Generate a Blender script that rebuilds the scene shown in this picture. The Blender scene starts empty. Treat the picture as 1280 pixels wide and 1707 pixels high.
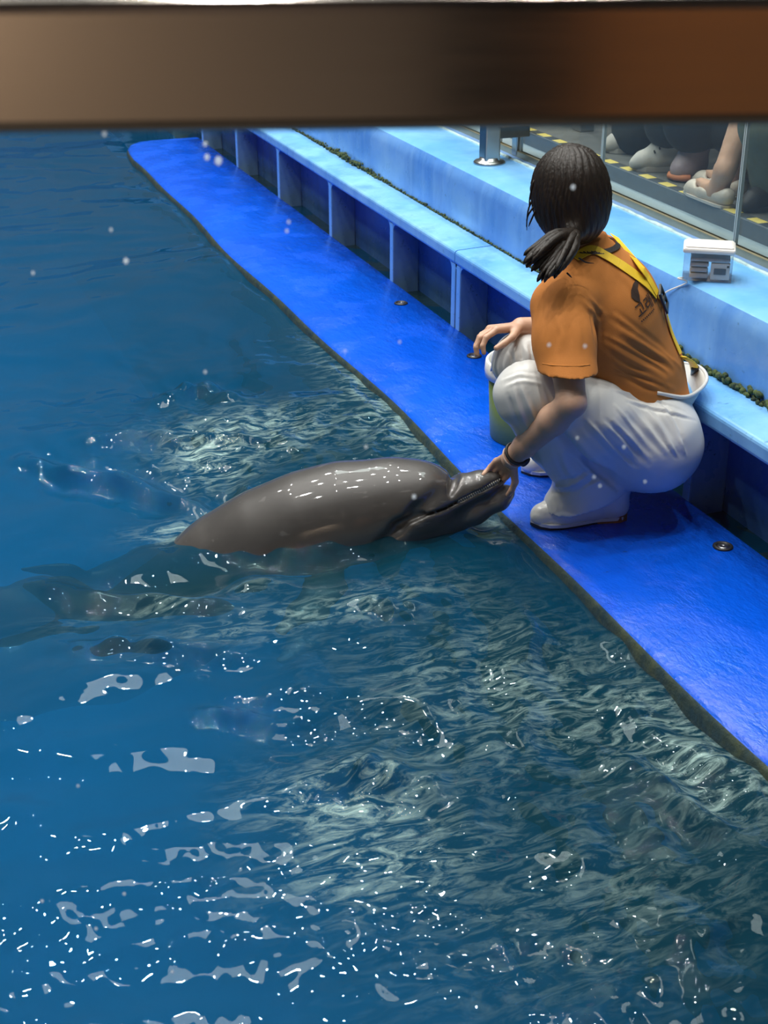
import bpy, bmesh, math, random
import numpy as np
from mathutils import Vector, Matrix
from mathutils.bvhtree import BVHTree

random.seed(7)
RNG = np.random.default_rng(11)
S = bpy.context.scene
COL = S.collection

# ------------------------------------------------------------------ camera
FPX, CX, CY, CAM_H = 2366.0, 640.0, 853.5, 1.55
PITCH, YAW = math.atan(1136 / FPX), math.radians(20.85)
FWD_H = np.array([math.sin(YAW), math.cos(YAW), 0.0])
RIGHT = np.array([math.cos(YAW), -math.sin(YAW), 0.0])
ZUP = np.array([0.0, 0.0, 1.0])
FWD = FWD_H * math.cos(PITCH) - ZUP * math.sin(PITCH)
UPV = FWD_H * math.sin(PITCH) + ZUP * math.cos(PITCH)
EYE = np.array([0.0, 0.0, CAM_H])
cam_data = bpy.data.cameras.new('camera')
cam = bpy.data.objects.new('camera', cam_data)
COL.objects.link(cam)
cam.matrix_world = Matrix(((RIGHT[0], UPV[0], -FWD[0], EYE[0]), (RIGHT[1], UPV[1], -FWD[1], EYE[1]),
                           (RIGHT[2], UPV[2], -FWD[2], EYE[2]), (0, 0, 0, 1)))
cam_data.sensor_fit = 'VERTICAL'
cam_data.sensor_height = 36.0
cam_data.sensor_width = 27.0
cam_data.lens = FPX * 36.0 / 1707.0
cam_data.clip_start = 0.05
cam_data.clip_end = 200
cam_data.dof.use_dof = True
cam_data.dof.focus_distance = 3.45
cam_data.dof.aperture_fstop = 12.0
S.camera = cam

# ------------------------------------------------------------------ world, lamps, exposure
world = bpy.data.worlds.new('world')
S.world = world
world.use_nodes = True
bg = world.node_tree.nodes['Background']
bg.inputs['Color'].default_value = (0.56, 0.62, 0.64, 1)
bg.inputs['Strength'].default_value = 0.19

def area(name, loc, size, power, color=(1, 1, 1), target=None, shape='DISK', size_y=None):
    l = bpy.data.lights.new(name, 'AREA')
    l.shape = shape
    l.size = size
    if size_y: l.size_y = size_y
    l.energy = power
    l.color = color
    o = bpy.data.objects.new(name, l)
    COL.objects.link(o)
    o.location = loc
    d = Vector(target) - Vector(loc) if target else Vector((0, 0, -1))
    o.rotation_euler = d.to_track_quat('-Z', 'Y').to_euler()
    return o

# an array of small ceiling spots over the pool
for _i in range(5):
    for _j in range(5):
        area('ceiling_spot', (-2.3 + 1.35 * _i + .3 * (_j % 2), 2.0 + 1.65 * _j, 6.4), 0.15, 41, (1.0, 0.97, 0.92))
# two soft ceiling panels
for _x, _y in ((1.6, 7.4), (3.7, 3.6)):
    area('ceiling_panel', (_x, _y, 6.0), 0.8, 28, (0.88, 1.0, 0.95), None, 'RECTANGLE', 1.9)
# the dim gallery behind the viewing window: unseen lamps added for the rail's reflections
_ga = YAW - math.radians(3.6)
def _gal(u, w, z): return (math.cos(_ga) * u + math.sin(_ga) * w, -math.sin(_ga) * u + math.cos(_ga) * w, z)
area('added_gallery_lamp', _gal(-1.25, -2.15, 1.75), 0.25, 24, (1.0, 0.88, 0.72), _gal(-1.45, -2.6, .9))
area('added_gallery_lamp', _gal(0.95, -1.95, 1.9), 0.25, 2.8, (1.0, 0.62, 0.30), _gal(.95, -2.6, .9))
area('added_gallery_lamp', _gal(-0.3, -1.4, 3.0), 0.4, 6.0, (1.0, 0.85, 0.78), _gal(-.3, -2.6, 1.0))
S.view_settings.view_transform = 'Standard'
S.view_settings.look = 'None'
S.view_settings.gamma = 1.0
S.view_settings.exposure = 0.28
S.view_settings.use_curve_mapping = False
S.cycles.use_denoising = True
S.cycles.max_bounces = 10
S.cycles.transparent_max_bounces = 16
S.cycles.sample_clamp_indirect = 6.0
S.cycles.caustics_reflective = False
S.cycles.caustics_refractive = False

# ------------------------------------------------------------------ helpers
def ray(x, y): return RIGHT * (x - CX) + FWD * FPX - UPV * (y - CY)
def at_z(x, y, z=0.0):
    d = ray(x, y); return EYE + d * (z - CAM_H) / d[2]
def at_x(x, y, X):
    d = ray(x, y); return EYE + d * X / d[0]
def at_y(x, y, Y):
    d = ray(x, y); return EYE + d * Y / d[1]

def tag(o, label=None, cat=None, group=None, kind=None):
    if label: o['label'] = label
    if cat: o['category'] = cat
    if group: o['group'] = group
    if kind: o['kind'] = kind
    return o

def empty(name, loc, label, cat, group=None, rotz=0.0):
    o = bpy.data.objects.new(name, None)
    COL.objects.link(o)
    o.location = loc
    o.rotation_euler = (0, 0, rotz)
    o.empty_display_size = 0.05
    return tag(o, label, cat, group)

def link(name, me, material, parent=None, world_space=True):
    """one mesh object; when it has a parent its vertices stay where they are in world space"""
    if material is not None:
        me.materials.clear(); me.materials.append(material)
    o = bpy.data.objects.new(name, me)
    COL.objects.link(o)
    if parent is not None:
        o.parent = parent
        if world_space:
            m = Matrix.Identity(4)
            chain = []
            q = parent
            while q is not None:
                chain.append(Matrix.LocRotScale(q.location, q.rotation_euler, q.scale)); q = q.parent
            for c in reversed(chain): m = m @ c
            o.matrix_basis = m.inverted()
    return o

def mesh_np(name, v, f, smooth=True):
    me = bpy.data.meshes.new(name)
    v = np.asarray(v, dtype=np.float32); f = np.asarray(f, dtype=np.int32)
    n = f.shape[1]
    me.vertices.add(len(v)); me.vertices.foreach_set('co', v.ravel())
    me.loops.add(f.size); me.loops.foreach_set('vertex_index', f.ravel())
    me.polygons.add(len(f)); me.polygons.foreach_set('loop_start', np.arange(0, f.size, n, dtype=np.int32))
    me.polygons.foreach_set('use_smooth', np.full(len(f), smooth, dtype=bool))
    me.update(calc_edges=True); me.validate()
    return me

def bm_mesh(name, bm, smooth=False):
    bmesh.ops.recalc_face_normals(bm, faces=bm.faces)
    me = bpy.data.meshes.new(name)
    bm.to_mesh(me); bm.free()
    for p in me.polygons: p.use_smooth = smooth
    return me

def add_box(bm, lo, hi, bevel=0.0, seg=2):
    r = bmesh.ops.create_cube(bm, size=1.0)
    vs = r['verts']
    lo = Vector(lo); hi = Vector(hi)
    for v in vs:
        v.co = Vector((lo[i] + (v.co[i] + .5) * (hi[i] - lo[i]) for i in range(3)))
    if bevel > 0:
        es = list({e for v in vs for e in v.link_edges})
        bmesh.ops.bevel(bm, geom=es, offset=bevel, segments=seg, profile=0.5, affect='EDGES')

def box_obj(name, lo, hi, material, parent=None, bevel=0.004, seg=2):
    bm = bmesh.new(); add_box(bm, lo, hi, bevel, seg)
    return link(name, bm_mesh(name, bm), material, parent)

def sweep(path, radii, sides=12, caps=True, flat=None, up=None):
    """tube along path; radii scalar / list; flat = (width axis scale, thickness scale)"""
    P = [Vector(p) for p in path]; n = len(P)
    if not hasattr(radii, '__len__'): radii = [radii] * n
    V, Fc = [], []
    pu = Vector(up) if up is not None else None
    for i in range(n):
        t = (P[min(i + 1, n - 1)] - P[max(i - 1, 0)]).normalized()
        if pu is None:
            pu = Vector((0, 0, 1)) if abs(t.z) < .9 else Vector((1, 0, 0))
        a = t.cross(pu).normalized(); b = a.cross(t).normalized()
        if up is None: pu = b
        for k in range(sides):
            an = 2 * math.pi * k / sides
            sa, sb = (flat if flat else (1, 1))
            V.append(P[i] + a * (math.cos(an) * radii[i] * sa) + b * (math.sin(an) * radii[i] * sb))
    for i in range(n - 1):
        for k in range(sides):
            k2 = (k + 1) % sides
            Fc.append((i * sides + k, i * sides + k2, (i + 1) * sides + k2, (i + 1) * sides + k))
    bm = bmesh.new()
    vs = [bm.verts.new(v) for v in V]
    for f in Fc: bm.faces.new([vs[i] for i in f])
    if caps:
        bm.faces.new(vs[:sides]); bm.faces.new(vs[-sides:])
    return bm

def tube_obj(name, path, radii, material, parent=None, sides=12, flat=None, up=None):
    return link(name, bm_mesh(name, sweep(path, radii, sides, True, flat, up), True), material, parent)

def lathe(profile, center, sides=40, close_bottom=True, close_top=False):
    bm = bmesh.new(); rings = []
    for r, z in profile:
        rings.append([bm.verts.new((center[0] + r * math.cos(2 * math.pi * k / sides),
                                    center[1] + r * math.sin(2 * math.pi * k / sides), center[2] + z)) for k in range(sides)])
    for a, b in zip(rings[:-1], rings[1:]):
        for k in range(sides):
            bm.faces.new((a[k], a[(k + 1) % sides], b[(k + 1) % sides], b[k]))
    if close_bottom: bm.faces.new(rings[0])
    if close_top: bm.faces.new(rings[-1])
    return bm

def spline(pts, n):
    """Catmull-Rom through pts"""
    P = [np.array(p, float) for p in pts]
    P = [2 * P[0] - P[1]] + P + [2 * P[-1] - P[-2]]
    out = []
    m = len(P) - 3
    for q in np.linspace(0, m - 1e-6, n):
        i = int(q); t = q - i
        a, b, c, d = P[i:i + 4]
        out.append(.5 * ((2 * b) + (c - a) * t + (2 * a - 5 * b + 4 * c - d) * t * t + (3 * b - a - 3 * c + d) * t ** 3))
    return out

# ---- a small signed-distance modeller (for bodies and cloth)
class Field:
    def __init__(s, lo, hi, h):
        s.lo = np.array(lo, np.float32); s.h = h
        s.n = np.ceil((np.array(hi) - s.lo) / h).astype(int) + 1
        s.f = np.full(s.n, 1.0, np.float32)
    def _sub(s, lo, hi):
        a = np.clip(np.floor((np.array(lo) - s.lo) / s.h).astype(int), 0, s.n)
        b = np.clip(np.ceil((np.array(hi) - s.lo) / s.h).astype(int) + 1, 0, s.n)
        g = [(s.lo[i] + s.h * np.arange(a[i], b[i])).astype(np.float32) for i in range(3)]
        return tuple(slice(a[i], b[i]) for i in range(3)), np.meshgrid(*g, indexing='ij', sparse=True)
    def _mix(s, sl, d, k, mode):
        f = s.f[sl]
        if mode == 'add':
            if k > 0:
                h = np.clip(.5 + .5 * (f - d) / k, 0, 1)
                s.f[sl] = f * (1 - h) + d * h - k * h * (1 - h)
            else: s.f[sl] = np.minimum(f, d)
        elif mode == 'cut':
            if k > 0:
                h = np.clip(.5 - .5 * (f + d) / k, 0, 1)
                s.f[sl] = f * (1 - h) - d * h + k * h * (1 - h)
            else: s.f[sl] = np.maximum(f, -d)
    def cone(s, a, ra, b, rb, k=0.02, mode='add', axis=None, squash=1.0):
        a = np.array(a, np.float32); b = np.array(b, np.float32)
        m = max(ra, rb) * max(1, squash) + k + 3 * s.h
        sl, (X, Y, Z) = s._sub(np.minimum(a, b) - m, np.maximum(a, b) + m)
        ab = b - a; L = float(ab @ ab) + 1e-12
        t = np.clip(((X - a[0]) * ab[0] + (Y - a[1]) * ab[1] + (Z - a[2]) * ab[2]) / L, 0, 1)
        wx, wy, wz = X - a[0] - t * ab[0], Y - a[1] - t * ab[1], Z - a[2] - t * ab[2]
        q = wx * wx + wy * wy + wz * wz
        if axis is not None:
            ax = np.array(axis, float); ax /= np.linalg.norm(ax)
            c = wx * ax[0] + wy * ax[1] + wz * ax[2]
            q = q + c * c * (1 / squash ** 2 - 1)
        d = (np.sqrt(np.maximum(q, 0)) - (ra + (rb - ra) * t)) * min(1.0, squash)
        s._mix(sl, d.astype(np.float32), k, mode); return s
    def chain(s, pts, k=0.02, mode='add', axis=None, squash=1.0):
        for (a, ra), (b, rb) in zip(pts[:-1], pts[1:]): s.cone(a, ra, b, rb, k, mode, axis, squash)
        return s
    def ell(s, c, r, rot=None, k=0.02, mode='add'):
        c = np.array(c, float); r = np.array(r, float)
        Rm = np.array(rot, float) if rot is not None else np.eye(3)     # rows are the local axes
        m = max(r) + k + 3 * s.h
        sl, (X, Y, Z) = s._sub(c - m, c + m)
        p = [X - c[0], Y - c[1], Z - c[2]]
        q = [(p[0] * Rm[i][0] + p[1] * Rm[i][1] + p[2] * Rm[i][2]) / r[i] for i in range(3)]
        k0 = np.sqrt(q[0] ** 2 + q[1] ** 2 + q[2] ** 2)
        k1 = np.sqrt((q[0] / r[0]) ** 2 + (q[1] / r[1]) ** 2 + (q[2] / r[2]) ** 2) + 1e-9
        s._mix(sl, (k0 * (k0 - 1) / k1).astype(np.float32), k, mode); return s
    def half(s, p, n, k=0.0):
        """keep the side of the plane that n points away from"""
        n = np.array(n, float); n /= np.linalg.norm(n)
        sl, (X, Y, Z) = s._sub(s.lo, s.lo + s.h * s.n)
        d = (X - p[0]) * n[0] + (Y - p[1]) * n[1] + (Z - p[2]) * n[2]
        s.f = np.maximum(s.f, np.broadcast_to(d, s.f.shape).astype(np.float32)); return s
    def bumps(s, fn):
        sl, (X, Y, Z) = s._sub(s.lo, s.lo + s.h * s.n)
        s.f = (s.f + fn(X, Y, Z)[:s.n[0], :s.n[1], :s.n[2]]).astype(np.float32); return s
    def mesh(s, name, smooth=2):
        f = np.pad(s.f, 1, constant_values=1.0)
        lo = s.lo - s.h
        inside = f < 0
        c = np.zeros(np.array(f.shape) - 1, np.uint8)
        corners = [(i, j, k) for i in (0, 1) for j in (0, 1) for k in (0, 1)]
        nx, ny, nz = c.shape
        for i, j, k in corners: c += inside[i:i + nx, j:j + ny, k:k + nz]
        act = (c > 0) & (c < 8)
        I = np.argwhere(act)
        idx = np.full(c.shape, -1, np.int64); idx[act] = np.arange(len(I))
        acc = np.zeros((len(I), 3)); cnt = np.zeros(len(I))
        for a in corners:
            for ax in range(3):
                if a[ax]: continue
                b = list(a); b[ax] = 1
                fa = f[I[:, 0] + a[0], I[:, 1] + a[1], I[:, 2] + a[2]]
                fb = f[I[:, 0] + b[0], I[:, 1] + b[1], I[:, 2] + b[2]]
                m = (fa < 0) != (fb < 0)
                t = np.where(m, fa / (fa - fb + 1e-12), 0)
                p = np.array(a, float)[None] + 0 * I; p[:, ax] = t
                acc[m] += p[m]; cnt[m] += 1
        V = lo + s.h * (I + acc / cnt[:, None])
        Q = []
        for ax in range(3):
            u, w = [(1, 2), (2, 0), (0, 1)][ax]
            sh = [slice(1, -1)] * 3; sh[ax] = slice(0, f.shape[ax] - 1)
            sh2 = list(sh); sh2[ax] = slice(1, f.shape[ax])
            A = inside[tuple(sh)]; B = inside[tuple(sh2)]
            for flip, M in ((False, A & ~B), (True, ~A & B)):
                E_ = np.argwhere(M)
                if not len(E_): continue
                g = E_ + 1; g[:, ax] -= 1
                def cell(du, dw):
                    q = g.copy(); q[:, u] += du; q[:, w] += dw
                    return idx[q[:, 0], q[:, 1], q[:, 2]]
                quad = np.stack([cell(-1, -1), cell(0, -1), cell(0, 0), cell(-1, 0)], 1)
                Q.append(quad[:, ::-1] if flip else quad)
        Q = np.concatenate(Q)
        Q = Q[(Q >= 0).all(1)]
        e = np.concatenate([Q[:, [0, 1]], Q[:, [1, 2]], Q[:, [2, 3]], Q[:, [3, 0]]])
        for it in range(smooth * 2):
            a2 = np.zeros_like(V); n2 = np.zeros(len(V))
            for k in range(3):
                a2[:, k] = np.bincount(e[:, 0], V[e[:, 1], k], len(V))
            n2 = np.maximum(np.bincount(e[:, 0], minlength=len(V)), 1)
            V = V + (.5 if it % 2 == 0 else -.52) * (a2 / n2[:, None] - V)
        return mesh_np(name, V, Q, True)

def displace(me, fn):
    """move every vertex along its normal by fn(co)"""
    n = len(me.vertices)
    v = np.empty(n * 3, np.float32); me.vertices.foreach_get('co', v)
    nr = np.empty(n * 3, np.float32); me.vertices.foreach_get('normal', nr)
    v = v.reshape(-1, 3); nr = nr.reshape(-1, 3)
    v = v + nr * fn(v)[:, None].astype(np.float32)
    me.vertices.foreach_set('co', v.ravel()); me.update()

def polyline_dist(P, line):
    """distance to a polyline and the position along it, 0..1"""
    best = np.full(len(P), 9.0); pos = np.zeros(len(P)); n = len(line) - 1
    for i in range(n):
        a, b = np.array(line[i], float), np.array(line[i + 1], float)
        ab = b - a
        t = np.clip(((P - a) @ ab) / (ab @ ab + 1e-12), 0, 1)
        d = np.linalg.norm(P - a - t[:, None] * ab, axis=1)
        m = d < best
        best[m] = d[m]; pos[m] = (i + t[m]) / n
    return best, pos

def bvh_of(me):
    vs = [v.co.copy() for v in me.vertices]; ps = [tuple(p.vertices) for p in me.polygons]
    return BVHTree.FromPolygons(vs, ps)

# ------------------------------------------------------------------ materials
class NT:
    def __init__(s, name):
        s.m = bpy.data.materials.new(name); s.m.use_nodes = True
        s.t = s.m.node_tree; s.t.nodes.clear()
        s.out = s.n('ShaderNodeOutputMaterial')
    def n(s, kind, **kw):
        q = s.t.nodes.new(kind)
        for k, v in kw.items():
            if hasattr(q, k): setattr(q, k, v)
            else: q.inputs[k.replace('_', ' ')].default_value = v
        return q
    def l(s, a, b): s.t.links.new(a, b)
    def pos(s):
        return s.n('ShaderNodeTexCoord').outputs['Object']
    def noise(s, scale, detail=4, rough=.55, stretch=None, vec=None):
        q = s.n('ShaderNodeTexNoise'); q.inputs['Scale'].default_value = scale
        q.inputs['Detail'].default_value = detail; q.inputs['Roughness'].default_value = rough
        v = vec if vec is not None else s.pos()
        if stretch:
            mp = s.n('ShaderNodeMapping'); mp.inputs['Scale'].default_value = stretch
            s.l(v, mp.inputs['Vector']); v = mp.outputs['Vector']
        s.l(v, q.inputs['Vector'])
        return q.outputs['Fac']
    def ramp(s, fac, stops):
        q = s.n('ShaderNodeValToRGB'); r = q.color_ramp
        while len(r.elements) > 1: r.elements.remove(r.elements[0])
        r.elements[0].position = stops[0][0]; r.elements[0].color = (*stops[0][1], 1) if hasattr(stops[0][1], '__len__') else (stops[0][1],) * 3 + (1,)
        for p, c in stops[1:]:
            e = r.elements.new(p); e.color = (*c, 1) if hasattr(c, '__len__') else (c, c, c, 1)
        s.l(fac, q.inputs['Fac']); return q.outputs['Color']
    def mix(s, fac, a, b):
        q = s.n('ShaderNodeMix', data_type='RGBA')
        for sock, v in ((q.inputs[0], fac), (q.inputs[6], a), (q.inputs[7], b)):
            if hasattr(v, 'is_output') or isinstance(v, bpy.types.NodeSocket): s.l(v, sock)
            elif hasattr(v, '__len__'): sock.default_value = (*v[:3], 1)
            else: sock.default_value = v
        return q.outputs[2]
    def math(s, op, a, b=0.0, clamp=False):
        q = s.n('ShaderNodeMath', operation=op); q.use_clamp = clamp
        for sock, v in zip(q.inputs, (a, b)):
            if isinstance(v, bpy.types.NodeSocket): s.l(v, sock)
            else: sock.default_value = v
        return q.outputs[0]
    def bump(s, h, strength=.3, dist=.01):
        q = s.n('ShaderNodeBump'); q.inputs['Strength'].default_value = strength; q.inputs['Distance'].default_value = dist
        s.l(h, q.inputs['Height']); return q.outputs['Normal']
    def bsdf(s, color, rough=.5, metal=0.0, normal=None, **kw):
        q = s.n('ShaderNodeBsdfPrincipled')
        for sock, v in ((q.inputs['Base Color'], color), (q.inputs['Roughness'], rough), (q.inputs['Metallic'], metal)):
            if isinstance(v, bpy.types.NodeSocket): s.l(v, sock)
            elif hasattr(v, '__len__'): sock.default_value = (*v[:3], 1)
            else: sock.default_value = v
        for k, v in kw.items():
            q.inputs[k.replace('_', ' ')].default_value = v
        if normal is not None: s.l(normal, q.inputs['Normal'])
        return q
    def done(s, shader):
        s.l(shader.outputs[0] if hasattr(shader, 'outputs') else shader, s.out.inputs['Surface']); return s.m

def simple(name, color, rough=.5, metal=0.0, var=.12, scale=40, bump=.15, bscale=None, **kw):
    t = NT(name)
    f = t.noise(scale, 5)
    c = t.mix(f, tuple(x * (1 - var) for x in color), tuple(min(1, x * (1 + var)) for x in color))
    b = t.bump(t.noise(bscale or scale * 3, 4), bump, .003)
    return t.done(t.bsdf(c, rough, metal, b, **kw))

def paint(name, base, dark, light, rough, streak=True, algae=.55, wet=.35, ripple=.0):
    """old blue marine paint: run marks, scuffs, green growth"""
    t = NT(name)
    n1 = t.noise(3.0, 6, .6)
    c = t.mix(t.ramp(n1, [(.35, 0.0), (.7, 1.0)]), base, light)
    if streak:
        st = t.noise(9.0, 5, .6, (1.0, 1.0, .13))
        c = t.mix(t.math('MULTIPLY', t.ramp(st, [(.48, 0.0), (.72, 1.0)]), .55), c, dark)
        st2 = t.noise(16.0, 4, .6, (1.0, 1.0, .09))
        c = t.mix(t.math('MULTIPLY', t.ramp(st2, [(.56, 0.0), (.7, 1.0)]), .4), c, light)
    sp = t.noise(38, 6, .7)
    c = t.mix(t.math('MULTIPLY', t.ramp(sp, [(.62, 0.0), (.72, 1.0)]), algae), c, (.02, .06, .05))
    h = t.noise(26, 5, .6)
    nb = t.bump(h, .25, .004)
    r = t.ramp(t.noise(5, 4), [(.35, rough * wet), (.65, rough)])
    return t.done(t.bsdf(c, r, 0, nb))

M = {}
# the mat-topped walkway: saturated blue, wet
t = NT('walkway_blue')
c = t.mix(t.ramp(t.noise(2.2, 3, .5), [(.25, 0.0), (.8, 1.0)]), (.001, .078, .64), (.002, .108, .74))
sm = t.noise(7, 5, .6, (3.0, .8, 1.0))
c = t.mix(t.math('MULTIPLY', t.ramp(sm, [(.60, 0.0), (.80, 1.0)]), .18), c, (.09, .28, .78))
sp = t.noise(30, 6, .75, (1, 2.2, 1))
c = t.mix(t.math('MULTIPLY', t.ramp(sp, [(.63, 0.0), (.72, 1.0)]), .85), c, (.015, .035, .06))
nb = t.bump(t.mix(.35, t.noise(4.5, 5, .6, (2.2, 1.0, 1.0)), t.noise(22, 6, .66, (2.0, 1.0, 1.0))), .55, .03)
M['walkway'] = t.done(t.bsdf(c, t.ramp(t.noise(6, 5), [(.40, .06), (.60, .34)]), 0, nb))
M['ledge'] = paint('ledge_blue', (.13, .38, .76), (.08, .24, .52), (.24, .52, .84), .5)
M['tier'] = paint('tier_blue', (.085, .27, .70), (.05, .17, .50), (.20, .42, .76), .45)
M['tier_top'] = paint('tier_top_blue', (.13, .40, .82), (.12, .36, .72), (.24, .54, .90), .24, streak=False, algae=.2)
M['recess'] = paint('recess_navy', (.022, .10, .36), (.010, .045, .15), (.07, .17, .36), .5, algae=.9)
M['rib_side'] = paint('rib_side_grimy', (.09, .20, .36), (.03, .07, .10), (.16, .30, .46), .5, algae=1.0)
t = NT('moss')
M['moss'] = t.done(t.bsdf(t.mix(t.ramp(t.noise(40, 6, .7), [(.4, 0.0), (.62, 1.0)]), (.012, .03, .015), (.09, .13, .03)), .8, 0, t.bump(t.noise(90, 5), .8, .01)))
t = NT('slimy_hull')
M['hull'] = t.done(t.bsdf(t.mix(t.ramp(t.noise(14, 6, .7), [(.4, 0.0), (.66, 1.0)]), (.012, .035, .045), (.055, .07, .035)), .5, 0, t.bump(t.noise(30, 5), .6, .01)))
t = NT('pool_wall_teal')
M['poolwall'] = t.done(t.bsdf(t.mix(t.ramp(t.noise(2.5, 6, .65), [(.35, 0.0), (.7, 1.0)]), (.010, .050, .066), (.035, .11, .12)), .6, 0))
t = NT('wet_channel')
M['channel'] = t.done(t.bsdf(t.mix(t.noise(12, 6, .7), (.004, .018, .025), (.02, .05, .05)), .16, 0, t.bump(t.noise(20, 5), .5, .01)))
M['pool'] = simple('pool_floor_blue', (.002, .27, .72), .6, var=.15, scale=3)
M['steel'] = simple('brushed_steel', (.42, .43, .42), .28, 1.0, var=.1, scale=8, bump=.05)
M['brass'] = simple('gold_anodised_strip', (.55, .50, .33), .3, .9, var=.15, scale=20, bump=.1)
M['stand_floor'] = simple('stand_floor_grey', (.30, .38, .42), .5, var=.15, scale=12)
M['step_dark'] = simple('step_riser_grey', (.10, .105, .10), .7, var=.25, scale=30)
M['tape_y'] = simple('hazard_yellow', (.62, .50, .11), .6, var=.2, scale=40)
M['tape_k'] = simple('hazard_black', (.03, .035, .035), .6, var=.3, scale=40)
M['white_plastic'] = simple('white_plastic', (.80, .78, .74), .35, var=.05)
M['black_rubber'] = simple('black_rubber', (.012, .012, .013), .45)
M['green_plastic'] = simple('olive_green_plastic', (.20, .27, .055), .4, var=.08)

def clear_mat(name, tint, gloss=.9, haze=.05, haze_col=(.6, .65, .66), rough=.02, speck=0.0):
    t = NT(name)
    tr = t.n('ShaderNodeBsdfTransparent'); tr.inputs['Color'].default_value = (*tint, 1)
    gl = t.n('ShaderNodeBsdfGlossy'); gl.inputs['Roughness'].default_value = rough
    fr = t.n('ShaderNodeFresnel')          # a thin sheet: both faces reflect alike
    t.l(t.math('ADD', t.math('MULTIPLY', t.n('ShaderNodeNewGeometry').outputs['Backfacing'], 1 / 1.45 - 1.45), 1.45), fr.inputs['IOR'])
    df = t.n('ShaderNodeBsdfDiffuse'); df.inputs['Color'].default_value = (*haze_col, 1)
    m1 = t.n('ShaderNodeMixShader')
    if speck > 0:
        sp = t.ramp(t.noise(260, 2, .5), [(.66, 0.0), (.74, 1.0)])
        f = t.math('MULTIPLY_ADD', sp, speck); f.node.inputs[2].default_value = haze
        t.l(f, m1.inputs[0])
    else: m1.inputs[0].default_value = haze
    t.l(tr.outputs[0], m1.inputs[1]); t.l(df.outputs[0], m1.inputs[2])
    m2 = t.n('ShaderNodeMixShader')
    t.l(t.math('MULTIPLY', fr.outputs[0], gloss), m2.inputs[0]); t.l(m1.outputs[0], m2.inputs[1]); t.l(gl.outputs[0], m2.inputs[2])
    return t.done(m2)

# ------------------------------------------------------------------ the setting
Y0, Y1 = 0.9, 11.0
LEDGE_X, WALL_X, DECK_Z, LEDGE_Z, TIER_Z, STEP_Z = 1.856, 1.995, 0.03, 0.30, 0.50, 0.55

def prism_y(profile, y0, y1, bevel=0.0, seg=3, cuts=1):
    """profile of (x, z) drawn along y"""
    bm = bmesh.new()
    a = [bm.verts.new((x, y0, z)) for x, z in profile]
    f = bm.faces.new(a)
    r = bmesh.ops.extrude_face_region(bm, geom=[f])
    for v in r['geom']:
        if isinstance(v, bmesh.types.BMVert): v.co.y = y1
    if bevel > 0:
        es = [e for e in bm.edges if abs(e.verts[0].co.y - e.verts[1].co.y) > .1]
        bmesh.ops.bevel(bm, geom=es, offset=bevel, segments=seg, profile=.5, affect='EDGES')
    return bm

def structure(name, me, material, parent=None):
    o = link(name, me, material, parent)
    if parent is None: o['kind'] = 'structure'
    return o

# pool basin: floor, far and left sides, gallery side
bm = bmesh.new(); add_box(bm, (-9, -.4, -2.35), (2.3, 14, -2.25)); structure('pool_floor', bm_mesh('pool_floor', bm), M['pool'])
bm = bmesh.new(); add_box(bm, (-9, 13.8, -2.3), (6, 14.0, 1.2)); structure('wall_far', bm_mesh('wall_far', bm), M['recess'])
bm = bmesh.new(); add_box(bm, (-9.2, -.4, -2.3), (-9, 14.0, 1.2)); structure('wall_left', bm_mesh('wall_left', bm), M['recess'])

bm = bmesh.new(); add_box(bm, (1.90, -.4, -2.3), (2.05, 14, -.1)); structure('wall_pool_right', bm_mesh('wall_pool_right', bm), M['poolwall'])

# walkway: a slab with its outer corner rounded off and a worn, slightly wavering rim
rim = []
for q in np.linspace(0.9, 7.35, 90):
    rim.append((1.408 + .010 * math.sin(q * 2.1) + .006 * math.sin(q * 5.3 + 1), q))
rim += [(1.424, 7.50), (1.440, 7.63), (1.475, 7.73), (1.53, 7.795), (1.60, 7.815), (1.862, 7.82)]
rings = []
bm = bmesh.new()
def inset(pts, d):
    out = []
    for i, (x, y) in enumerate(pts):
        a = pts[max(i - 1, 0)]; b = pts[min(i + 1, len(pts) - 1)]
        tx, ty = b[0] - a[0], b[1] - a[1]; L = math.hypot(tx, ty)
        out.append((x + ty / L * d, y - tx / L * d))
    out[-1] = (pts[-1][0], pts[-1][1] - d)
    out[0] = (pts[0][0] + d, pts[0][1])
    return out
for d, z in ((0.10, DECK_Z + .002), (0.05, DECK_Z), (0.02, DECK_Z - .004), (.007, DECK_Z - .011), (0.0, DECK_Z - .026), (0.0, -.05), (.01, -.16), (.02, -.25)):
    rings.append([bm.verts.new((x, y, z)) for x, y in inset(rim, d)])
for a, b in zip(rings[:-1], rings[1:]):
    for k in range(len(rim) - 1): bm.faces.new((a[k], a[k + 1], b[k + 1], b[k]))
inner = [bm.verts.new((1.862, y, DECK_Z + .002)) for x, y in inset(rim, .10)]
for k in range(len(rim) - 1): bm.faces.new((inner[k], inner[k + 1], rings[0][k + 1], rings[0][k]))
low = [bm.verts.new((1.862, v.co.y, -.25)) for v in rings[-1]]
for k in range(len(rim) - 1): bm.faces.new((inner[k + 1], inner[k], low[k], low[k + 1]))
me = bm_mesh('pool_walkway', bm, True)
me.materials.append(M['walkway']); me.materials.append(M['hull'])
for p in me.polygons:
    if p.center.z < DECK_Z - .017: p.material_index = 1
walk = bpy.data.objects.new('pool_walkway', me); COL.objects.link(walk); walk['kind'] = 'structure'

bm = bmesh.new(); add_box(bm, (1.80, Y0, -.12), (2.05, Y1, -.012)); structure('floor_channel', bm_mesh('floor_channel', bm), M['channel'])

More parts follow.
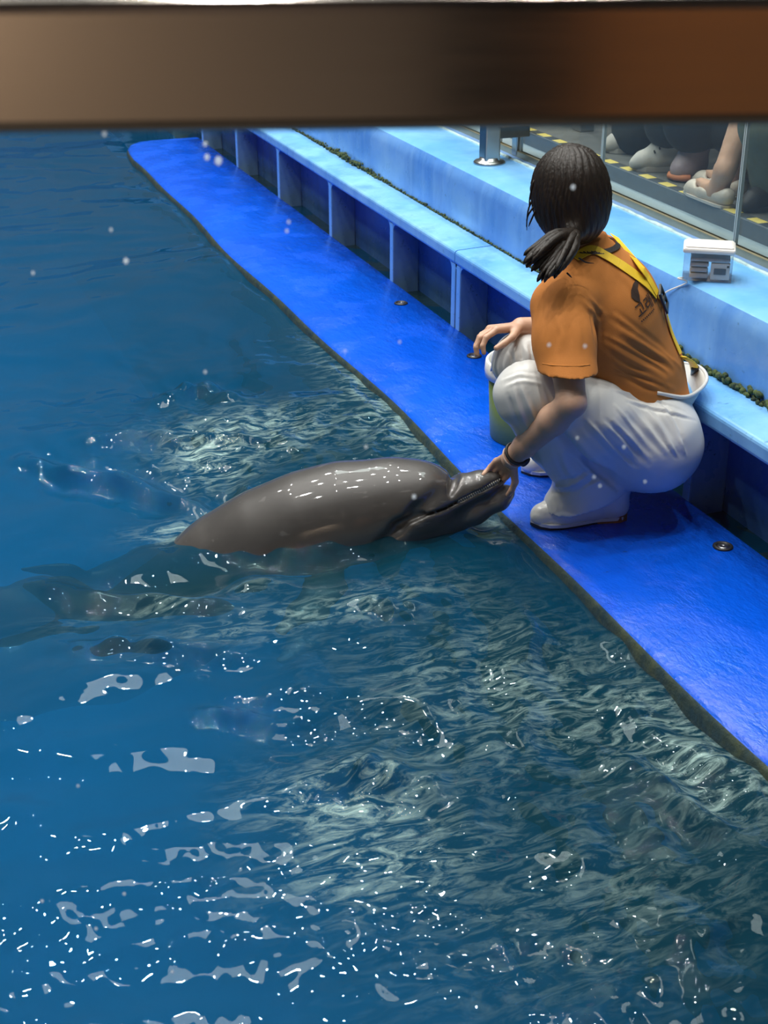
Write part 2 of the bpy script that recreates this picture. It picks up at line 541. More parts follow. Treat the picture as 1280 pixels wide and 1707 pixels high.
# the ledge: cap with a lip, open bays under it between upright ribs
ledge = empty('ledge', (WALL_X, 4.0, 0), None, None); ledge['kind'] = 'structure'
JOINT = 4.215
for y0, y1 in ((Y0, JOINT - .003), (JOINT + .003, Y1)):
    bm = prism_y([(LEDGE_X, LEDGE_Z - .048), (LEDGE_X, LEDGE_Z - .001), (WALL_X + .002, LEDGE_Z + .004), (WALL_X + .002, LEDGE_Z - .048)], y0, y1, .011, 3)
    link('ledge_cap', bm_mesh('ledge_cap', bm, False), M['ledge'], ledge)
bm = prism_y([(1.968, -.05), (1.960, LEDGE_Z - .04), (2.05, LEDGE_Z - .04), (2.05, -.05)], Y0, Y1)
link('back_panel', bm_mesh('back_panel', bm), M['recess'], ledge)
rib_me = None
for y in (1.37, 2.06, 2.755, 3.46, JOINT - .021, JOINT + .021, 4.81, 5.51, 6.24, 6.95, 7.65, 8.36):
    if rib_me is None:
        prof = [(LEDGE_X + .004, -.03), (LEDGE_X + .004, LEDGE_Z - .046), (1.966, LEDGE_Z - .046), (1.966, -.03)]
        bm = prism_y(prof, -.017, .017, 0)
        # haunch where the rib meets the cap
        bmesh.ops.bevel(bm, geom=list(bm.edges), offset=.005, segments=2, profile=.5, affect='EDGES')
        for s in (-1, 1):
            ring = []
            for k in range(5):
                a = math.pi / 2 * k / 4
                ring.append((s * (.016 + .03 * (1 - math.sin(a))), LEDGE_Z - .046 - .03 * (1 - math.cos(a))))
            ring.append((s * .016, LEDGE_Z - .046))
            r0 = [bm.verts.new((LEDGE_X + .006, y_, z_)) for y_, z_ in ring]
            r1 = [bm.verts.new((1.960, y_, z_)) for y_, z_ in ring]
            for k in range(len(ring)): bm.faces.new((r0[k], r0[(k + 1) % len(ring)], r1[(k + 1) % len(ring)], r1[k]))
            bm.faces.new(r0); bm.faces.new(r1)
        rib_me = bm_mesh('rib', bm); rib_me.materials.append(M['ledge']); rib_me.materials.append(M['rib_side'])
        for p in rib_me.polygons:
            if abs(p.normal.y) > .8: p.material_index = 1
    o = bpy.data.objects.new('rib', rib_me); COL.objects.link(o); o.parent = ledge
    o.location = (-WALL_X, y - 4.0, 0)
# tier: the pale blue kerb wall in front of the stand
bm = prism_y([(WALL_X, -.1), (WALL_X, TIER_Z - .055), (WALL_X + .006, TIER_Z - .028), (WALL_X + .016, TIER_Z - .01), (WALL_X + .04, TIER_Z), (2.222, TIER_Z + .004), (2.222, -.1)], Y0, Y1)
me = bm_mesh('wall_right', bm)
me.materials.append(M['tier']); me.materials.append(M['tier_top'])
for p in me.polygons:
    p.use_smooth = abs(p.normal.y) < .5
    if p.normal.z > .6: p.material_index = 1
me.set_sharp_from_angle(angle=math.radians(38))
o = bpy.data.objects.new('wall_right', me); COL.objects.link(o); o['kind'] = 'structure'
bm = bmesh.new(); add_box(bm, (2.222, Y0, -.1), (2.30, Y1, TIER_Z - .004))
structure('trim_1', bm_mesh('trim_1', bm), simple('kerb_strip_bluegrey', (.15, .28, .52), .4, var=.2, scale=10))
# crusty sealant bead where kerb top meets the strip
V = [];
bm = sweep([(2.222 + .002 * random.uniform(-1, 1), y, TIER_Z + .002) for y in np.linspace(Y0, Y1, 260)], [.0065 + .003 * random.random() for _ in range(260)], 7)
structure('trim_2', bm_mesh('trim_2', bm, True), simple('crusted_sealant', (.40, .56, .56), .7, var=.7, scale=22))
# stand floor, step and the floor the spectators' feet rest on
bm = bmesh.new(); add_box(bm, (2.30, Y0, .2), (2.42, Y1, TIER_Z)); structure('floor', bm_mesh('floor', bm), M['stand_floor'])
stepbm = bmesh.new(); add_box(stepbm, (2.392, Y0, .2), (4.2, Y1, STEP_Z), .003, 1)
structure('floor_step', bm_mesh('floor_step', stepbm), M['step_dark'])
bm = bmesh.new(); add_box(bm, (2.86, Y0, STEP_Z), (4.2, Y1, .98), .01, 2)
structure('floor_bench', bm_mesh('floor_bench', bm), simple('bench_shade_grey', (.05, .06, .06), .7))  # dark grey puts the shadow under the seats into the colour
# moss in the seam between ledge and kerb: nobody could count the clumps
bm = bmesh.new()
for y in np.arange(1.0, 9.0, .010):
    amp = .35 + .65 * max(0, math.sin(y * 2.3 + 1) * .5 + math.sin(y * 5.9) * .3 + .35)
    if y < 3.1: amp *= 1.35
    for _ in range(2):
        r = random.uniform(.003, .009) * amp + .0015
        m = Matrix.Translation((WALL_X - random.random() * .014 * amp - .001, y + random.uniform(-.006, .006), LEDGE_Z + .004 + abs(random.gauss(0, .009)) * amp)) @ Matrix.Diagonal((.8, 1.3, 1.0, 1))
        bmesh.ops.create_icosphere(bm, subdivisions=1, radius=r, matrix=m)
mo = link('moss', bm_mesh('moss', bm, True), M['moss'])
tag(mo, 'dark green algae growing in the seam between blue ledge and kerb wall', 'algae', kind='stuff')

# hazard tape along the step edge, square by square
tape = empty('hazard_tape', (2.42, 5, STEP_Z), 'worn yellow and black hazard tape on the edge of the stand step', 'tape')
bm = bmesh.new(); add_box(bm, (-.017, -.0305, 0), (.017, .0305, .0012)); sq = bm_mesh('yellow_square', bm); sq.materials.append(M['tape_y'])
bm = bmesh.new(); add_box(bm, (-.017, -.0305, 0), (.017, .0305, .0012)); sk = bm_mesh('black_square', bm); sk.materials.append(M['tape_k'])
for k in range(48):
    y = 2.50 + k * .061
    nm = 'yellow_square' if k % 2 == 0 else 'black_square'
    o = bpy.data.objects.new(nm, sq if k % 2 == 0 else sk); COL.objects.link(o); o.parent = tape
    o.location = (2.413 - 2.42, y - 5, .0004)

# glass barrier of the stand: bottom channel, panels, frame uprights
ch = link('bottom_channel', bm_mesh('bottom_channel', prism_y([(2.272, TIER_Z - .006), (2.272, TIER_Z + .016), (2.279, TIER_Z + .018), (2.279, TIER_Z + .010), (2.287, TIER_Z + .010), (2.287, TIER_Z + .018), (2.294, TIER_Z + .016), (2.294, TIER_Z - .006)], Y0, Y1, 0)), M['brass'])
tag(ch, 'gold-toned metal channel strip holding the stand glass panels', 'channel')
glass_stand = clear_mat('wet_stand_glass', (.93, .96, .95), .8, .03, (.42, .48, .48), .03, .22)
edge_m = simple('glass_edge_pale', (.42, .48, .46), .25, var=.1)
bounds = [1.2, 2.1, 3.265, 4.03, 4.62]
# label by what each pane shows through it
texts = ['clear stand glass panel closest to the window rail, beyond the right of the storage tub',
         'clear stand glass panel behind the storage tub with an olive-clad spectator behind it',
         'clear stand glass panel in front of the white sneaker and the cream flat shoe',
         'clear stand glass panel right beside the framed steel upright, behind the crouching trainer']
for i in range(4):
    y0, y1 = bounds[i] + .002, bounds[i + 1] - .002
    p = empty('glass_panel', (2.283, (y0 + y1) / 2, TIER_Z), texts[i], 'glass panel', 'glass panels of the spectator stand')
    bm = bmesh.new(); add_box(bm, (2.279, y0 + .004, TIER_Z + .010), (2.287, y1 - .004, TIER_Z + 1.1))
    link('pane', bm_mesh('pane', bm), glass_stand, p)
    bm = bmesh.new(); add_box(bm, (2.278, y0, TIER_Z + .010), (2.288, y0 + .004, TIER_Z + 1.1)); link('polished_edge', bm_mesh('polished_edge', bm), edge_m, p)
    bm = bmesh.new(); add_box(bm, (2.278, y1 - .004, TIER_Z + .010), (2.288, y1, TIER_Z + 1.1)); link('polished_edge', bm_mesh('polished_edge', bm), edge_m, p)
fr = empty('barrier_frame', (2.283, 4.72, TIER_Z), 'square stainless steel upright frame standing between two stand glass panels', 'frame')
box_obj('upright', (2.27, 4.63, TIER_Z - .002), (2.296, 4.672, TIER_Z + 1.1), M['steel'], fr)
box_obj('upright', (2.27, 4.80, TIER_Z - .002), (2.296, 4.83, TIER_Z + 1.1), M['steel'], fr)
pn = empty('glass_panel', (2.283, 6.5, TIER_Z), 'long clear stand glass panel beyond the steel post by the kerb', 'glass panel', 'glass panels of the spectator stand')
bm = bmesh.new(); add_box(bm, (2.279, 4.84, TIER_Z + .010), (2.287, 8.5, TIER_Z + 1.1)); link('pane', bm_mesh('pane', bm), glass_stand, pn)
# post on the kerb with its floor flange and cross arm
post = empty('railing_post', (2.125, 4.545, TIER_Z), 'square stainless steel post with round floor flange on the blue kerb', 'post')
px, py = 2.125, 4.545
bm = bmesh.new(); add_box(bm, (px - .029, py - .029, TIER_Z + .004), (px + .029, py + .029, TIER_Z + 1.0), .006, 2); link('post_tube', bm_mesh('post_tube', bm), M['steel'], post)
link('flange', bm_mesh('flange', lathe([(.056, 0), (.056, .005), (.05, .010), (.036, .013), (.034, .02)], (px, py, TIER_Z + .002), 36, True, True), True), M['steel'], post)
box_obj('cross_arm', (px + .028, py - .015, TIER_Z + .085), (2.272, py + .09, TIER_Z + .125), simple('dark_steel', (.12, .115, .10), .4, .8), post)
inner = empty('inner_post', (2.60, 4.72, STEP_Z), 'grey steel post inside the stand behind the framed upright', 'post')
box_obj('post_tube', (2.56, 4.70, STEP_Z), (2.62, 4.76, STEP_Z + 1.0), M['steel'], inner)
box_obj('cross_bar', (2.565, 4.76, STEP_Z + .09), (2.60, 5.5, STEP_Z + .125), M['steel'], inner)

# small screw caps set in the walkway
for (qx, qy), lab in zip([(1.792, 4.535), (1.805, 3.928), (1.802, 2.494)],
                         ['small black drain cap in the walkway below the ledge joint', 'small black drain cap in the walkway just beyond the resting hand', 'small black drain cap in the walkway behind the white boot, nearest the window']):
    d = empty('drain_cap', (qx, qy, DECK_Z), lab, 'drain cap', 'drain caps set in the blue walkway')
    link('rim', bm_mesh('rim', lathe([(.024, 0), (.024, .004), (.021, .006), (.017, .006), (.015, .003)], (qx, qy, DECK_Z + .001), 28, True, False), True), M['black_rubber'], d)
    link('plug', bm_mesh('plug', lathe([(.0145, .001), (.0145, .0035), (.006, .0045), (.004, .003)], (qx, qy, DECK_Z + .001), 24, True, True), True), M['steel'], d)

# ------------------------------------------------------------------ viewing gallery: pane, handrail, the room behind
ang = YAW - math.radians(3.6)
GN = np.array([math.sin(ang), math.cos(ang), 0]); GR = np.array([math.cos(ang), -math.sin(ang), 0])
def gal(u, w, z): return tuple(GR * u + GN * w + ZUP * z)
def gal_box(bm, u0, u1, w0, w1, z0, z1, bevel=0.0, seg=3):
    n0 = len(bm.verts); add_box(bm, (u0, w0, z0), (u1, w1, z1), bevel, seg)
    bm.verts.ensure_lookup_table()
    for v in bm.verts[n0:]: v.co = Vector(gal(*v.co))
bm = bmesh.new(); gal_box(bm, -3, 2.4, .95, .965, .25, 3.0)
structure('window_1', bm_mesh('window_1', bm), clear_mat('viewing_glass', (.985, .99, .99), .45, .0015, (.7, .7, .7), .01))
bm = bmesh.new(); gal_box(bm, -3, 2.4, -2.6, .9, .15, .25); structure('floor_gallery', bm_mesh('floor_gallery', bm), simple('gallery_floor', (.04, .035, .03), .5))
bm = bmesh.new(); gal_box(bm, -3, 2.4, -2.7, -2.6, .25, 3.2); structure('wall_back', bm_mesh('wall_back', bm), simple('gallery_wall', (.30, .24, .19), .7))
bm = bmesh.new(); gal_box(bm, .37, .70, -2.6, -2.3, .25, 3.2, .01, 2); structure('added_dark_block', bm_mesh('added_dark_block', bm), simple('dark_block_black', (.012, .011, .010), .6))  # unseen dark block, added for the black band reflected in the rail
bm = bmesh.new(); gal_box(bm, .72, 1.6, -2.6, -2.56, .30, 2.2, .006, 2); structure('added_warm_panel', bm_mesh('added_warm_panel', bm), simple('warm_panel_wood', (.42, .20, .085), .5, var=.3, scale=14))  # unseen warm panel, added for the orange end of the rail's reflection
bm = bmesh.new(); gal_box(bm, -3, 2.4, -2.7, .9, 3.2, 3.3); structure('ceiling', bm_mesh('ceiling', bm), simple('gallery_ceiling', (.12, .11, .10), .8))
rail = empty('handrail', gal(0, .6, 1.44), 'brushed bronze-toned steel handrail running across the viewing window, out of focus', 'handrail')
bm = bmesh.new(); gal_box(bm, -2.6, 2.2, .59, .63, 1.4385, 1.4915, .006, 4)
t = NT('bronze_handrail')
t.done(t.bsdf((.52, .46, .40), t.ramp(t.noise(30, 4, .6, (.05, 1, 8)), [(.3, .12), (.7, .17)]), 1.0, None))
link('rail_tube', bm_mesh('rail_tube', bm, False), t.m, rail)
for u in (-2.2, 1.9):
    bm = bmesh.new(); gal_box(bm, u - .02, u + .02, .592, .628, .25, 1.439, .004, 2); link('rail_post', bm_mesh('rail_post', bm), t.m, rail)
# dried water spots on the viewing pane
bm = bmesh.new()
spots = [(174, 222, 5), (345, 262, 5), (364, 268, 7), (342, 240, 4), (210, 435, 5), (185, 383, 3), (478, 385, 3), (481, 370, 3), (575, 585, 2.5), (955, 312, 4), (690, 828, 4), (666, 570, 2.5), (1040, 745, 3), (990, 795, 2.5), (1075, 803, 2.5), (962, 730, 2.5), (287, 1620, 3), (207, 1490, 3), (160, 1548, 3), (70, 1502, 3), (55, 455, 3), (915, 575, 3), (975, 577, 3), (1000, 810, 2.5), (342, 620, 3), (610, 745, 3), (130, 1310, 2.5)]
for x, y, s in spots:
    d = ray(x, y); P = EYE + d * (0.9485 / np.dot(d, GN))
    r = s * np.linalg.norm(P - EYE) / FPX
    m = Matrix(((GR[0], GN[0], 0, P[0]), (GR[1], GN[1], 0, P[1]), (0, 0, 1, P[2]), (0, 0, 0, 1))) @ Matrix.Diagonal((1, .3, 1.15, 1))
    bmesh.ops.create_icosphere(bm, subdivisions=1, radius=float(r), matrix=m)
t = NT('dried_drop')
tr = t.n('ShaderNodeBsdfTransparent'); df = t.n('ShaderNodeBsdfTranslucent'); df.inputs['Color'].default_value = (.8, .85, .88, 1)
mx = t.n('ShaderNodeMixShader'); mx.inputs[0].default_value = .5
t.l(tr.outputs[0], mx.inputs[1]); t.l(df.outputs[0], mx.inputs[2]); t.done(mx)
tag(link('water_spots', bm_mesh('water_spots', bm, True), t.m), 'pale dried water spots scattered on the viewing window', 'water spots', kind='stuff')

# ------------------------------------------------------------------ dolphin (built first: the water takes its wake from it)
DO = np.array([1.024, 2.945, 0.012])
def dol(s, d, z): return DO + RIGHT * s + FWD_H * d + ZUP * z
def build_dolphin(h, mouth=None):
    F_ = Field((-1.64, -.46, -.58), (.46, .40, .26), h)
    # trunk from the tail stock to the neck
    F_.chain([((-1.40, -.16, -.44), .032), ((-1.12, -.13, -.41), .058), ((-.84, -.10, -.375), .096), ((-.60, -.06, -.315), .126), ((-.44, -.03, -.235), .138),
              ((-.335, -.01, -.165), .144), ((-.27, 0, -.112), .146), ((-.18, 0, -.057), .148), ((-.08, 0, -.012), .147), ((.01, 0, .018), .140), ((.09, 0, .038), .126)], .04, axis=(0, 1, 0), squash=.90)
    F_.ell((.140, 0, .064), (.128, .102, .104), k=.05)                     # forehead (melon)
    F_.ell((.188, 0, .080), (.082, .078, .082), k=.03)
    F_.chain([((.10, 0, .0), .090), ((.20, 0, .030), .064)], .05)          # cheeks / throat
    # beak: upper jaw, a long wedge flattened on top; lower jaw longer than it
    U = [((.19, 0, .066), .060), ((.265, 0, .092), .044), ((.325, 0, .115), .031), ((.358, 0, .127), .022)]
    F_.chain(U, .020, axis=(0, 1, 0), squash=1.18)
    L = [((.12, 0, -.004), .066), ((.22, 0, .020), .050), ((.31, 0, .050), .036), ((.370, 0, .078), .027), ((.389, 0, .093), .019)]
    F_.chain(L, .014, axis=(0, 1, 0), squash=1.15)
    if mouth is None: return F_.mesh('body', 1)
    # mouth: a slot laid along the lips, opening towards the tip, closed at the corner
    rad = np.linspace(.0036, .0052, len(mouth))
    for sgn in (-1, 1):
        F_.chain([((p[0], sgn * (abs(p[1]) - .001), p[2]), r) for p, r in zip(mouth, rad)], .003, 'cut')
        F_.chain([((p[0], sgn * max(abs(p[1]) - .012, 0), p[2]), r * .9) for p, r in zip(mouth, rad)], .003, 'cut')
    F_.chain([((.27, 0, .062), .003), ((.32, 0, .086), .0045), ((.43, 0, .148), .006)], .002, 'cut')
    # crease where the beak leaves the forehead, and the long fold behind the gape
    th = np.linspace(-2.0, 2.0, 13)
    F_.chain([((.262 - .030 * abs(a) ** 1.3 / 2, .066 * math.sin(a * .78), .104 + .052 * math.cos(a) - .02), .002) for a in th[3:-3]], .022, 'cut')
    for sgn in (-1, 1):
        F_.chain([((.225, sgn * .074, .130), .001), ((.17, sgn * .101, .094), .001), ((.125, sgn * .114, .056), .001), ((.085, sgn * .126, .014), .001)], .034, 'cut')
        F_.ell((.060, sgn * .122, -.004), (.020, .010, .010), k=.02)      # brow over the eye
        F_.ell((.062, sgn * .137, -.012), (.010, .010, .007), k=.006, mode='cut')
        # flippers
        F_.chain([((-.02, sgn * .10, -.10), .040), ((-.045, sgn * .20, -.125), .044), ((-.085, sgn * .29, -.145), .034), ((-.14, sgn * .365, -.155), .014)], .02, axis=(.15, -.12 * sgn, 1), squash=.36)
        # flukes
        F_.chain([((-1.36, -.16, -.44), .05), ((-1.46, -.16 + sgn * .10, -.445), .055), ((-1.55, -.16 + sgn * .22, -.45), .018)], .02, axis=(0, 0, 1), squash=.3)
    F_.chain([((-.60, -.06, -.21), .05), ((-.69, -.07, -.15), .032), ((-.78, -.08, -.12), .010)], .03, axis=(0, 1, 0), squash=.35)   # dorsal fin
    F_.ell((.012, 0, .138), (.010, .014, .008), k=.006, mode='cut')        # blowhole
    return F_.mesh('body', 2)
M_D = Matrix.Translation(DO) @ Matrix.Rotation(-YAW, 4, 'Z')
_pre = build_dolphin(.0075); _pre.transform(M_D); _b = bvh_of(_pre); _inv = M_D.inverted()
mouth = []
for x, y in ((664, 880), (676, 874), (690, 868), (704, 863), (718, 858), (732, 853), (745, 848), (758, 841), (772, 834), (786, 827), (800, 820), (812, 813.5), (823, 807.5), (832, 803)):
    hit = _b.ray_cast(Vector(EYE), Vector(ray(x, y)).normalized())
    if hit[0] is not None: mouth.append(tuple(_inv @ hit[0]))
mouth.append((.400, 0, mouth[-1][2] + .013))
bpy.data.meshes.remove(_pre)
dme = build_dolphin(.0042, mouth)
n = len(dme.vertices); v = np.empty(n * 3, np.float32); dme.vertices.foreach_get('co', v); v = v.reshape(-1, 3)
# own colouring: slate back, paler flanks, throat and lower jaw
s_, d_, z_ = v[:, 0], v[:, 1], v[:, 2]
axis_z = np.interp(s_, [-1.3, -.8, -.5, -.25, -.05, .1, .21, .29, .37, .42], [-.27, -.215, -.17, -.095, -.005, .03, .03, .068, .107, .115])
rel = (z_ - axis_z) / np.interp(s_, [-1.3, -.8, -.25, .1, .25, .4], [.05, .10, .145, .12, .05, .025])
pale = np.clip(.55 - rel * .9, 0, 1)
pale = np.where(s_ > .12, np.clip(.5 - rel * 2.0, 0, 1), pale * .8)
a = dme.attributes.new('pale', 'FLOAT', 'POINT'); a.data.foreach_set('value', pale.astype(np.float32))
t = NT('dolphin_skin')
at = t.n('ShaderNodeAttribute', attribute_name='pale')
c = t.mix(at.outputs['Fac'], (.044, .039, .036), (.105, .096, .090))
c = t.mix(t.math('MULTIPLY', t.ramp(t.noise(9, 6, .65), [(.42, 0.0), (.7, 1.0)]), .35), c, (.085, .077, .070))
scr = t.noise(30, 3, .5, (.35, 1, 1.6))
c = t.mix(t.math('MULTIPLY', t.ramp(scr, [(.66, 0.0), (.70, 1.0)]), .25), c, (.20, .19, .18))
M['dolphin'] = t.done(t.bsdf(c, .45, 0, t.bump(t.noise(60, 4), .05, .003), Coat_Weight=.8, Coat_Roughness=.035))
dolphin = empty('dolphin', tuple(DO), 'grey bottlenose dolphin lifting its head and beak from the water to the hand', 'dolphin')
dolphin.rotation_euler = (0, 0, -YAW)
def dlink(name, me, mat):
    me.transform(M_D); return link(name, me, mat, dolphin)
dlink('body', dme, M['dolphin'])
for sgn in (-1, 1):
    bm = bmesh.new(); bmesh.ops.create_uvsphere(bm, u_segments=20, v_segments=12, radius=.0085, matrix=Matrix.Translation((.062, sgn * .1250, -.012)))
    tag(dlink('eye', bm_mesh('eye', bm, True), simple('eye_dark', (.006, .005, .005), .06)), 'small dark glossy eye')
bm = bmesh.new()
_mx = np.array([p[0] for p in mouth]); _my = np.array([abs(p[1]) for p in mouth]); _mz = np.array([p[2] for p in mouth])
for sgn in (-1, 1):
    for q in np.linspace(0, 1, 21):
        s = .268 + q * .098; dd = sgn * (np.interp(s, _mx, _my) - .0055); z = np.interp(s, _mx, _mz)
        for up in (0, 1):
            m = Matrix.Translation((s + .002 * up, dd, z + (.0028 if up else -.0022))) @ (Matrix.Rotation(math.pi, 4, 'X') if up else Matrix.Identity(4))
            bmesh.ops.create_cone(bm, cap_ends=True, segments=7, radius1=.0020, radius2=.0007, depth=.0055, matrix=m)
tt = dlink('teeth', bm_mesh('teeth', bm, True), simple('teeth_ivory', (.74, .70, .60), .3))
tag(tt, 'small ivory cone teeth along the open mouth'); tt['kind'] = 'stuff'

# ------------------------------------------------------------------ water
def fft_tile(N, size, kmin, kmax, power, seed, ang=None, spread=2.0):
    r = np.random.default_rng(seed)
    k1 = np.fft.fftfreq(N, size / N) * 2 * np.pi
    kx, ky = np.meshgrid(k1, k1, indexing='ij'); k = np.hypot(kx, ky); k[0, 0] = 1
    A = np.where((k > kmin) & (k < kmax), k ** (-power), 0)
    A *= np.exp(-(k / kmax) ** 4)
    if ang is not None:
        A *= np.abs(np.cos(np.arctan2(ky, kx) - ang)) ** spread + .12
    H = A * (r.normal(size=(N, N)) + 1j * r.normal(size=(N, N)))
    h = np.fft.ifft2(H); dx = np.fft.ifft2(H * 1j * kx / k); dy = np.fft.ifft2(H * 1j * ky / k)
    s = h.real.std()
    return h.real / s, dx.real / s, dy.real / s
def samp(tile, X, Y, size):
    N = tile.shape[0]
    fx = (X / size * N) % N; fy = (Y / size * N) % N
    i = np.floor(fx).astype(int); j = np.floor(fy).astype(int); a = fx - i; b = fy - j
    i %= N; j %= N; i2 = (i + 1) % N; j2 = (j + 1) % N
    return tile[i, j] * (1 - a) * (1 - b) + tile[i2, j] * a * (1 - b) + tile[i, j2] * (1 - a) * b + tile[i2, j2] * a * b

def build_water():
    xs = np.concatenate([np.linspace(-3.2, -.45, 110)[:-1], np.arange(-.45, 1.50, .0055), np.linspace(1.51, 1.99, 14)])
    ys = [1.0]
    while ys[-1] < 10.5: ys.append(ys[-1] + .0055 * max(1.0, (ys[-1] / 2.6) ** 1.35))
    ys = np.concatenate([np.array(ys), [12.0, 13.9]])
    X, Y = np.meshgrid(xs, ys, indexing='ij')
    # where the pool is churned: near the dolphin, along the walkway, to the right of the frame
    def blob(px, py, rx, ry, ang=0.0):
        c = at_z(px, py, 0); u, w = X - c[0], Y - c[1]
        ca, sa = math.cos(ang), math.sin(ang)
        return np.exp(-(((u * ca + w * sa) / rx) ** 2 + ((-u * sa + w * ca) / ry) ** 2))
    rough = .20 + .85 * blob(430, 770, .42, .55) + .9 * blob(900, 1180, .50, .75) + .55 * blob(1150, 1500, .5, .4) \
        + .6 * blob(680, 1330, .30, .30) + .45 * blob(250, 1020, .35, .25) + .45 * blob(640, 640, .22, .8) + .55 * blob(520, 940, .38, .09) + .12 * blob(100, 1650, .35, .35)
    rough = np.clip(rough * np.where(Y > 4.6, np.clip(1.35 - .15 * (Y - 2.3), .45, 1), 1), .12, 1.35)
    g = fft_tile(512, 4.1, 2 * np.pi / 4.0, 2 * np.pi / 1.2, 1.0, 5)[0]
    p1 = samp(g, X + 1, Y, 4.1); p2 = samp(g, Y * .9 + 2, X * 1.1, 4.1)
    mid = fft_tile(512, 3.3, 2 * np.pi / 1.1, 2 * np.pi / .28, 1.0, 9)[0]
    p3 = samp(mid, X, Y, 3.3)
    patch = np.clip(.50 + .50 * p1 + .45 * p3, .06, 1.9)
    patchF = np.clip(.20 + .95 * p2 + .80 * p3, .02, 2.4)
    L, Lx, Ly = fft_tile(512, 5.0, 2 * np.pi / 1.3, 2 * np.pi / .30, 2.2, 1, 1.9, 2)
    Mh, Mx, My = fft_tile(1024, 3.7, 2 * np.pi / .40, 2 * np.pi / .080, 2.4, 2, 1.25, 3.0)
    Nh, Nx, Ny = fft_tile(1024, 2.9, 2 * np.pi / .26, 2 * np.pi / .055, 2.3, 4, 2.5, 3.0)
    Fh, Fx, Fy = fft_tile(1024, 2.3, 2 * np.pi / .085, 2 * np.pi / .024, 2.2, 3)
    # slow warp so wave fronts bend
    Wx, Wy = X + .09 * samp(g, X, Y + 2, 4.1) + .02 * p3, Y + .09 * samp(g, X + 3, Y, 4.1)
    aL = .0042 + .0055 * rough
    aM = .0015 + .0050 * rough * patch
    aN = .0003 + .0030 * rough * np.clip(.5 - .6 * p1 + .3 * p3, .05, 1.8)
    aF = .00011 + .00135 * np.clip(rough - .12, 0, 2) * (.16 + .85 * patchF)
    near_far = np.clip(1.25 - Y / 8, .4, 1)
    aF = aF * near_far
    h = aL * samp(L, Wx, Wy, 5.0) + aM * samp(Mh, Wx, Wy, 3.7) + aN * samp(Nh, Wx, Wy, 2.9) + aF * samp(Fh, X, Y, 2.3)
    cx = .9 * (aL * samp(Lx, Wx, Wy, 5.0) + aM * samp(Mx, Wx, Wy, 3.7) + aN * samp(Nx, Wx, Wy, 2.9))
    cy = .9 * (aL * samp(Ly, Wx, Wy, 5.0) + aM * samp(My, Wx, Wy, 3.7) + aN * samp(Ny, Wx, Wy, 2.9))
    # single crests and humps one can see in the photograph
    def ridge(pts, height, width, lean=0.0):
        nonlocal h
        P = np.array([at_z(x, y, 0)[:2] for x, y in pts])
        sel = (X > P[:, 0].min() - .4) & (X < P[:, 0].max() + .4) & (Y > P[:, 1].min() - .4) & (Y < P[:, 1].max() + .4)
        Q = np.stack([X[sel], Y[sel]], 1)
        d, pos = polyline_dist(Q, [tuple(p) for p in P])
        prof = np.exp(-(d / width) ** 2) - .45 * np.exp(-((d - 2.0 * width) / (1.2 * width)) ** 2)
        tmp = h[sel]; tmp += height * np.sin(np.pi * np.clip(pos, .03, .97)) ** .5 * prof * (1 + .25 * np.sin(pos * 23)); h[sel] = tmp
    ridge([(40, 775), (120, 800), (230, 808), (330, 840)], .030, .030)
    ridge([(265, 672), (330, 650), (395, 672)], .035, .05)
    ridge([(150, 745), (250, 738), (350, 745), (470, 735)], .016, .03)
    ridge([(70, 965), (150, 990), (260, 1000), (420, 1020)], .022, .035)
    ridge([(100, 1075), (220, 1085), (400, 1100)], .018, .030)
    ridge([(560, 1270), (640, 1290), (760, 1310)], .026, .05)
    ridge([(600, 1010), (680, 1030), (720, 1000)], .012, .03)
    ridge([(1050, 1260), (1110, 1330), (1200, 1400)], .032, .035)
    ridge([(1030, 1300), (1080, 1380), (1110, 1430)], .024, .03)
    ridge([(340, 1195), (400, 1200), (460, 1210)], .014, .02)
    ridge([(400, 905), (520, 925), (640, 915), (760, 895)], .024, .030)
    ridge([(330, 905), (400, 918), (480, 925), (580, 922)], .020, .035)
    ridge([(1080, 1190), (1180, 1260), (1270, 1300)], .018, .04)
    ridge([(320, 890), (345, 880), (380, 850), (440, 800), (500, 770)], .018, .03)
    h *= np.clip((Y - .4) / .4, 0, 1)
    # keep the surface under the walkway below its top
    under = np.clip((X - 1.37) / .12, 0, 1)
    h = h * (1 - .75 * under) - .012 * under
    painted_reflection = 1.0 * blob(350, 770, .10, .12) + .9 * blob(312, 872, .10, .05) + .75 * blob(440, 720, .22, .16) + .55 * blob(610, 640, .10, .55, -.1) + .35 * blob(700, 720, .12, .2) \
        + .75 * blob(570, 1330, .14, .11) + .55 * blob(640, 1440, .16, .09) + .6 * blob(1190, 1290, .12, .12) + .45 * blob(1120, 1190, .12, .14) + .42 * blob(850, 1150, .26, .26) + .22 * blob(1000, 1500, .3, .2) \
        + .6 * blob(835, 885, .05, .05) + .42 * blob(520, 1030, .30, .07) + .30 * blob(300, 1000, .22, .05)  # where pale reflected and refracted light is painted on the surface
    V = np.stack([X + cx, Y + cy, h], -1).reshape(-1, 3)
    nx, ny = X.shape
    I = np.arange(nx * ny).reshape(nx, ny)
    Q = np.stack([I[:-1, :-1], I[1:, :-1], I[1:, 1:], I[:-1, 1:]], -1).reshape(-1, 4)
    me = mesh_np('pool_water', V, Q, True)
    a = me.attributes.new('painted_reflection', 'FLOAT', 'POINT'); a.data.foreach_set('value', np.clip(painted_reflection, 0, 1).ravel().astype(np.float32))
    a = me.attributes.new('churn', 'FLOAT', 'POINT'); a.data.foreach_set('value', np.clip(rough * 1.1 - .2, 0, 1).ravel().astype(np.float32))
    return me
t = NT('pool_water')
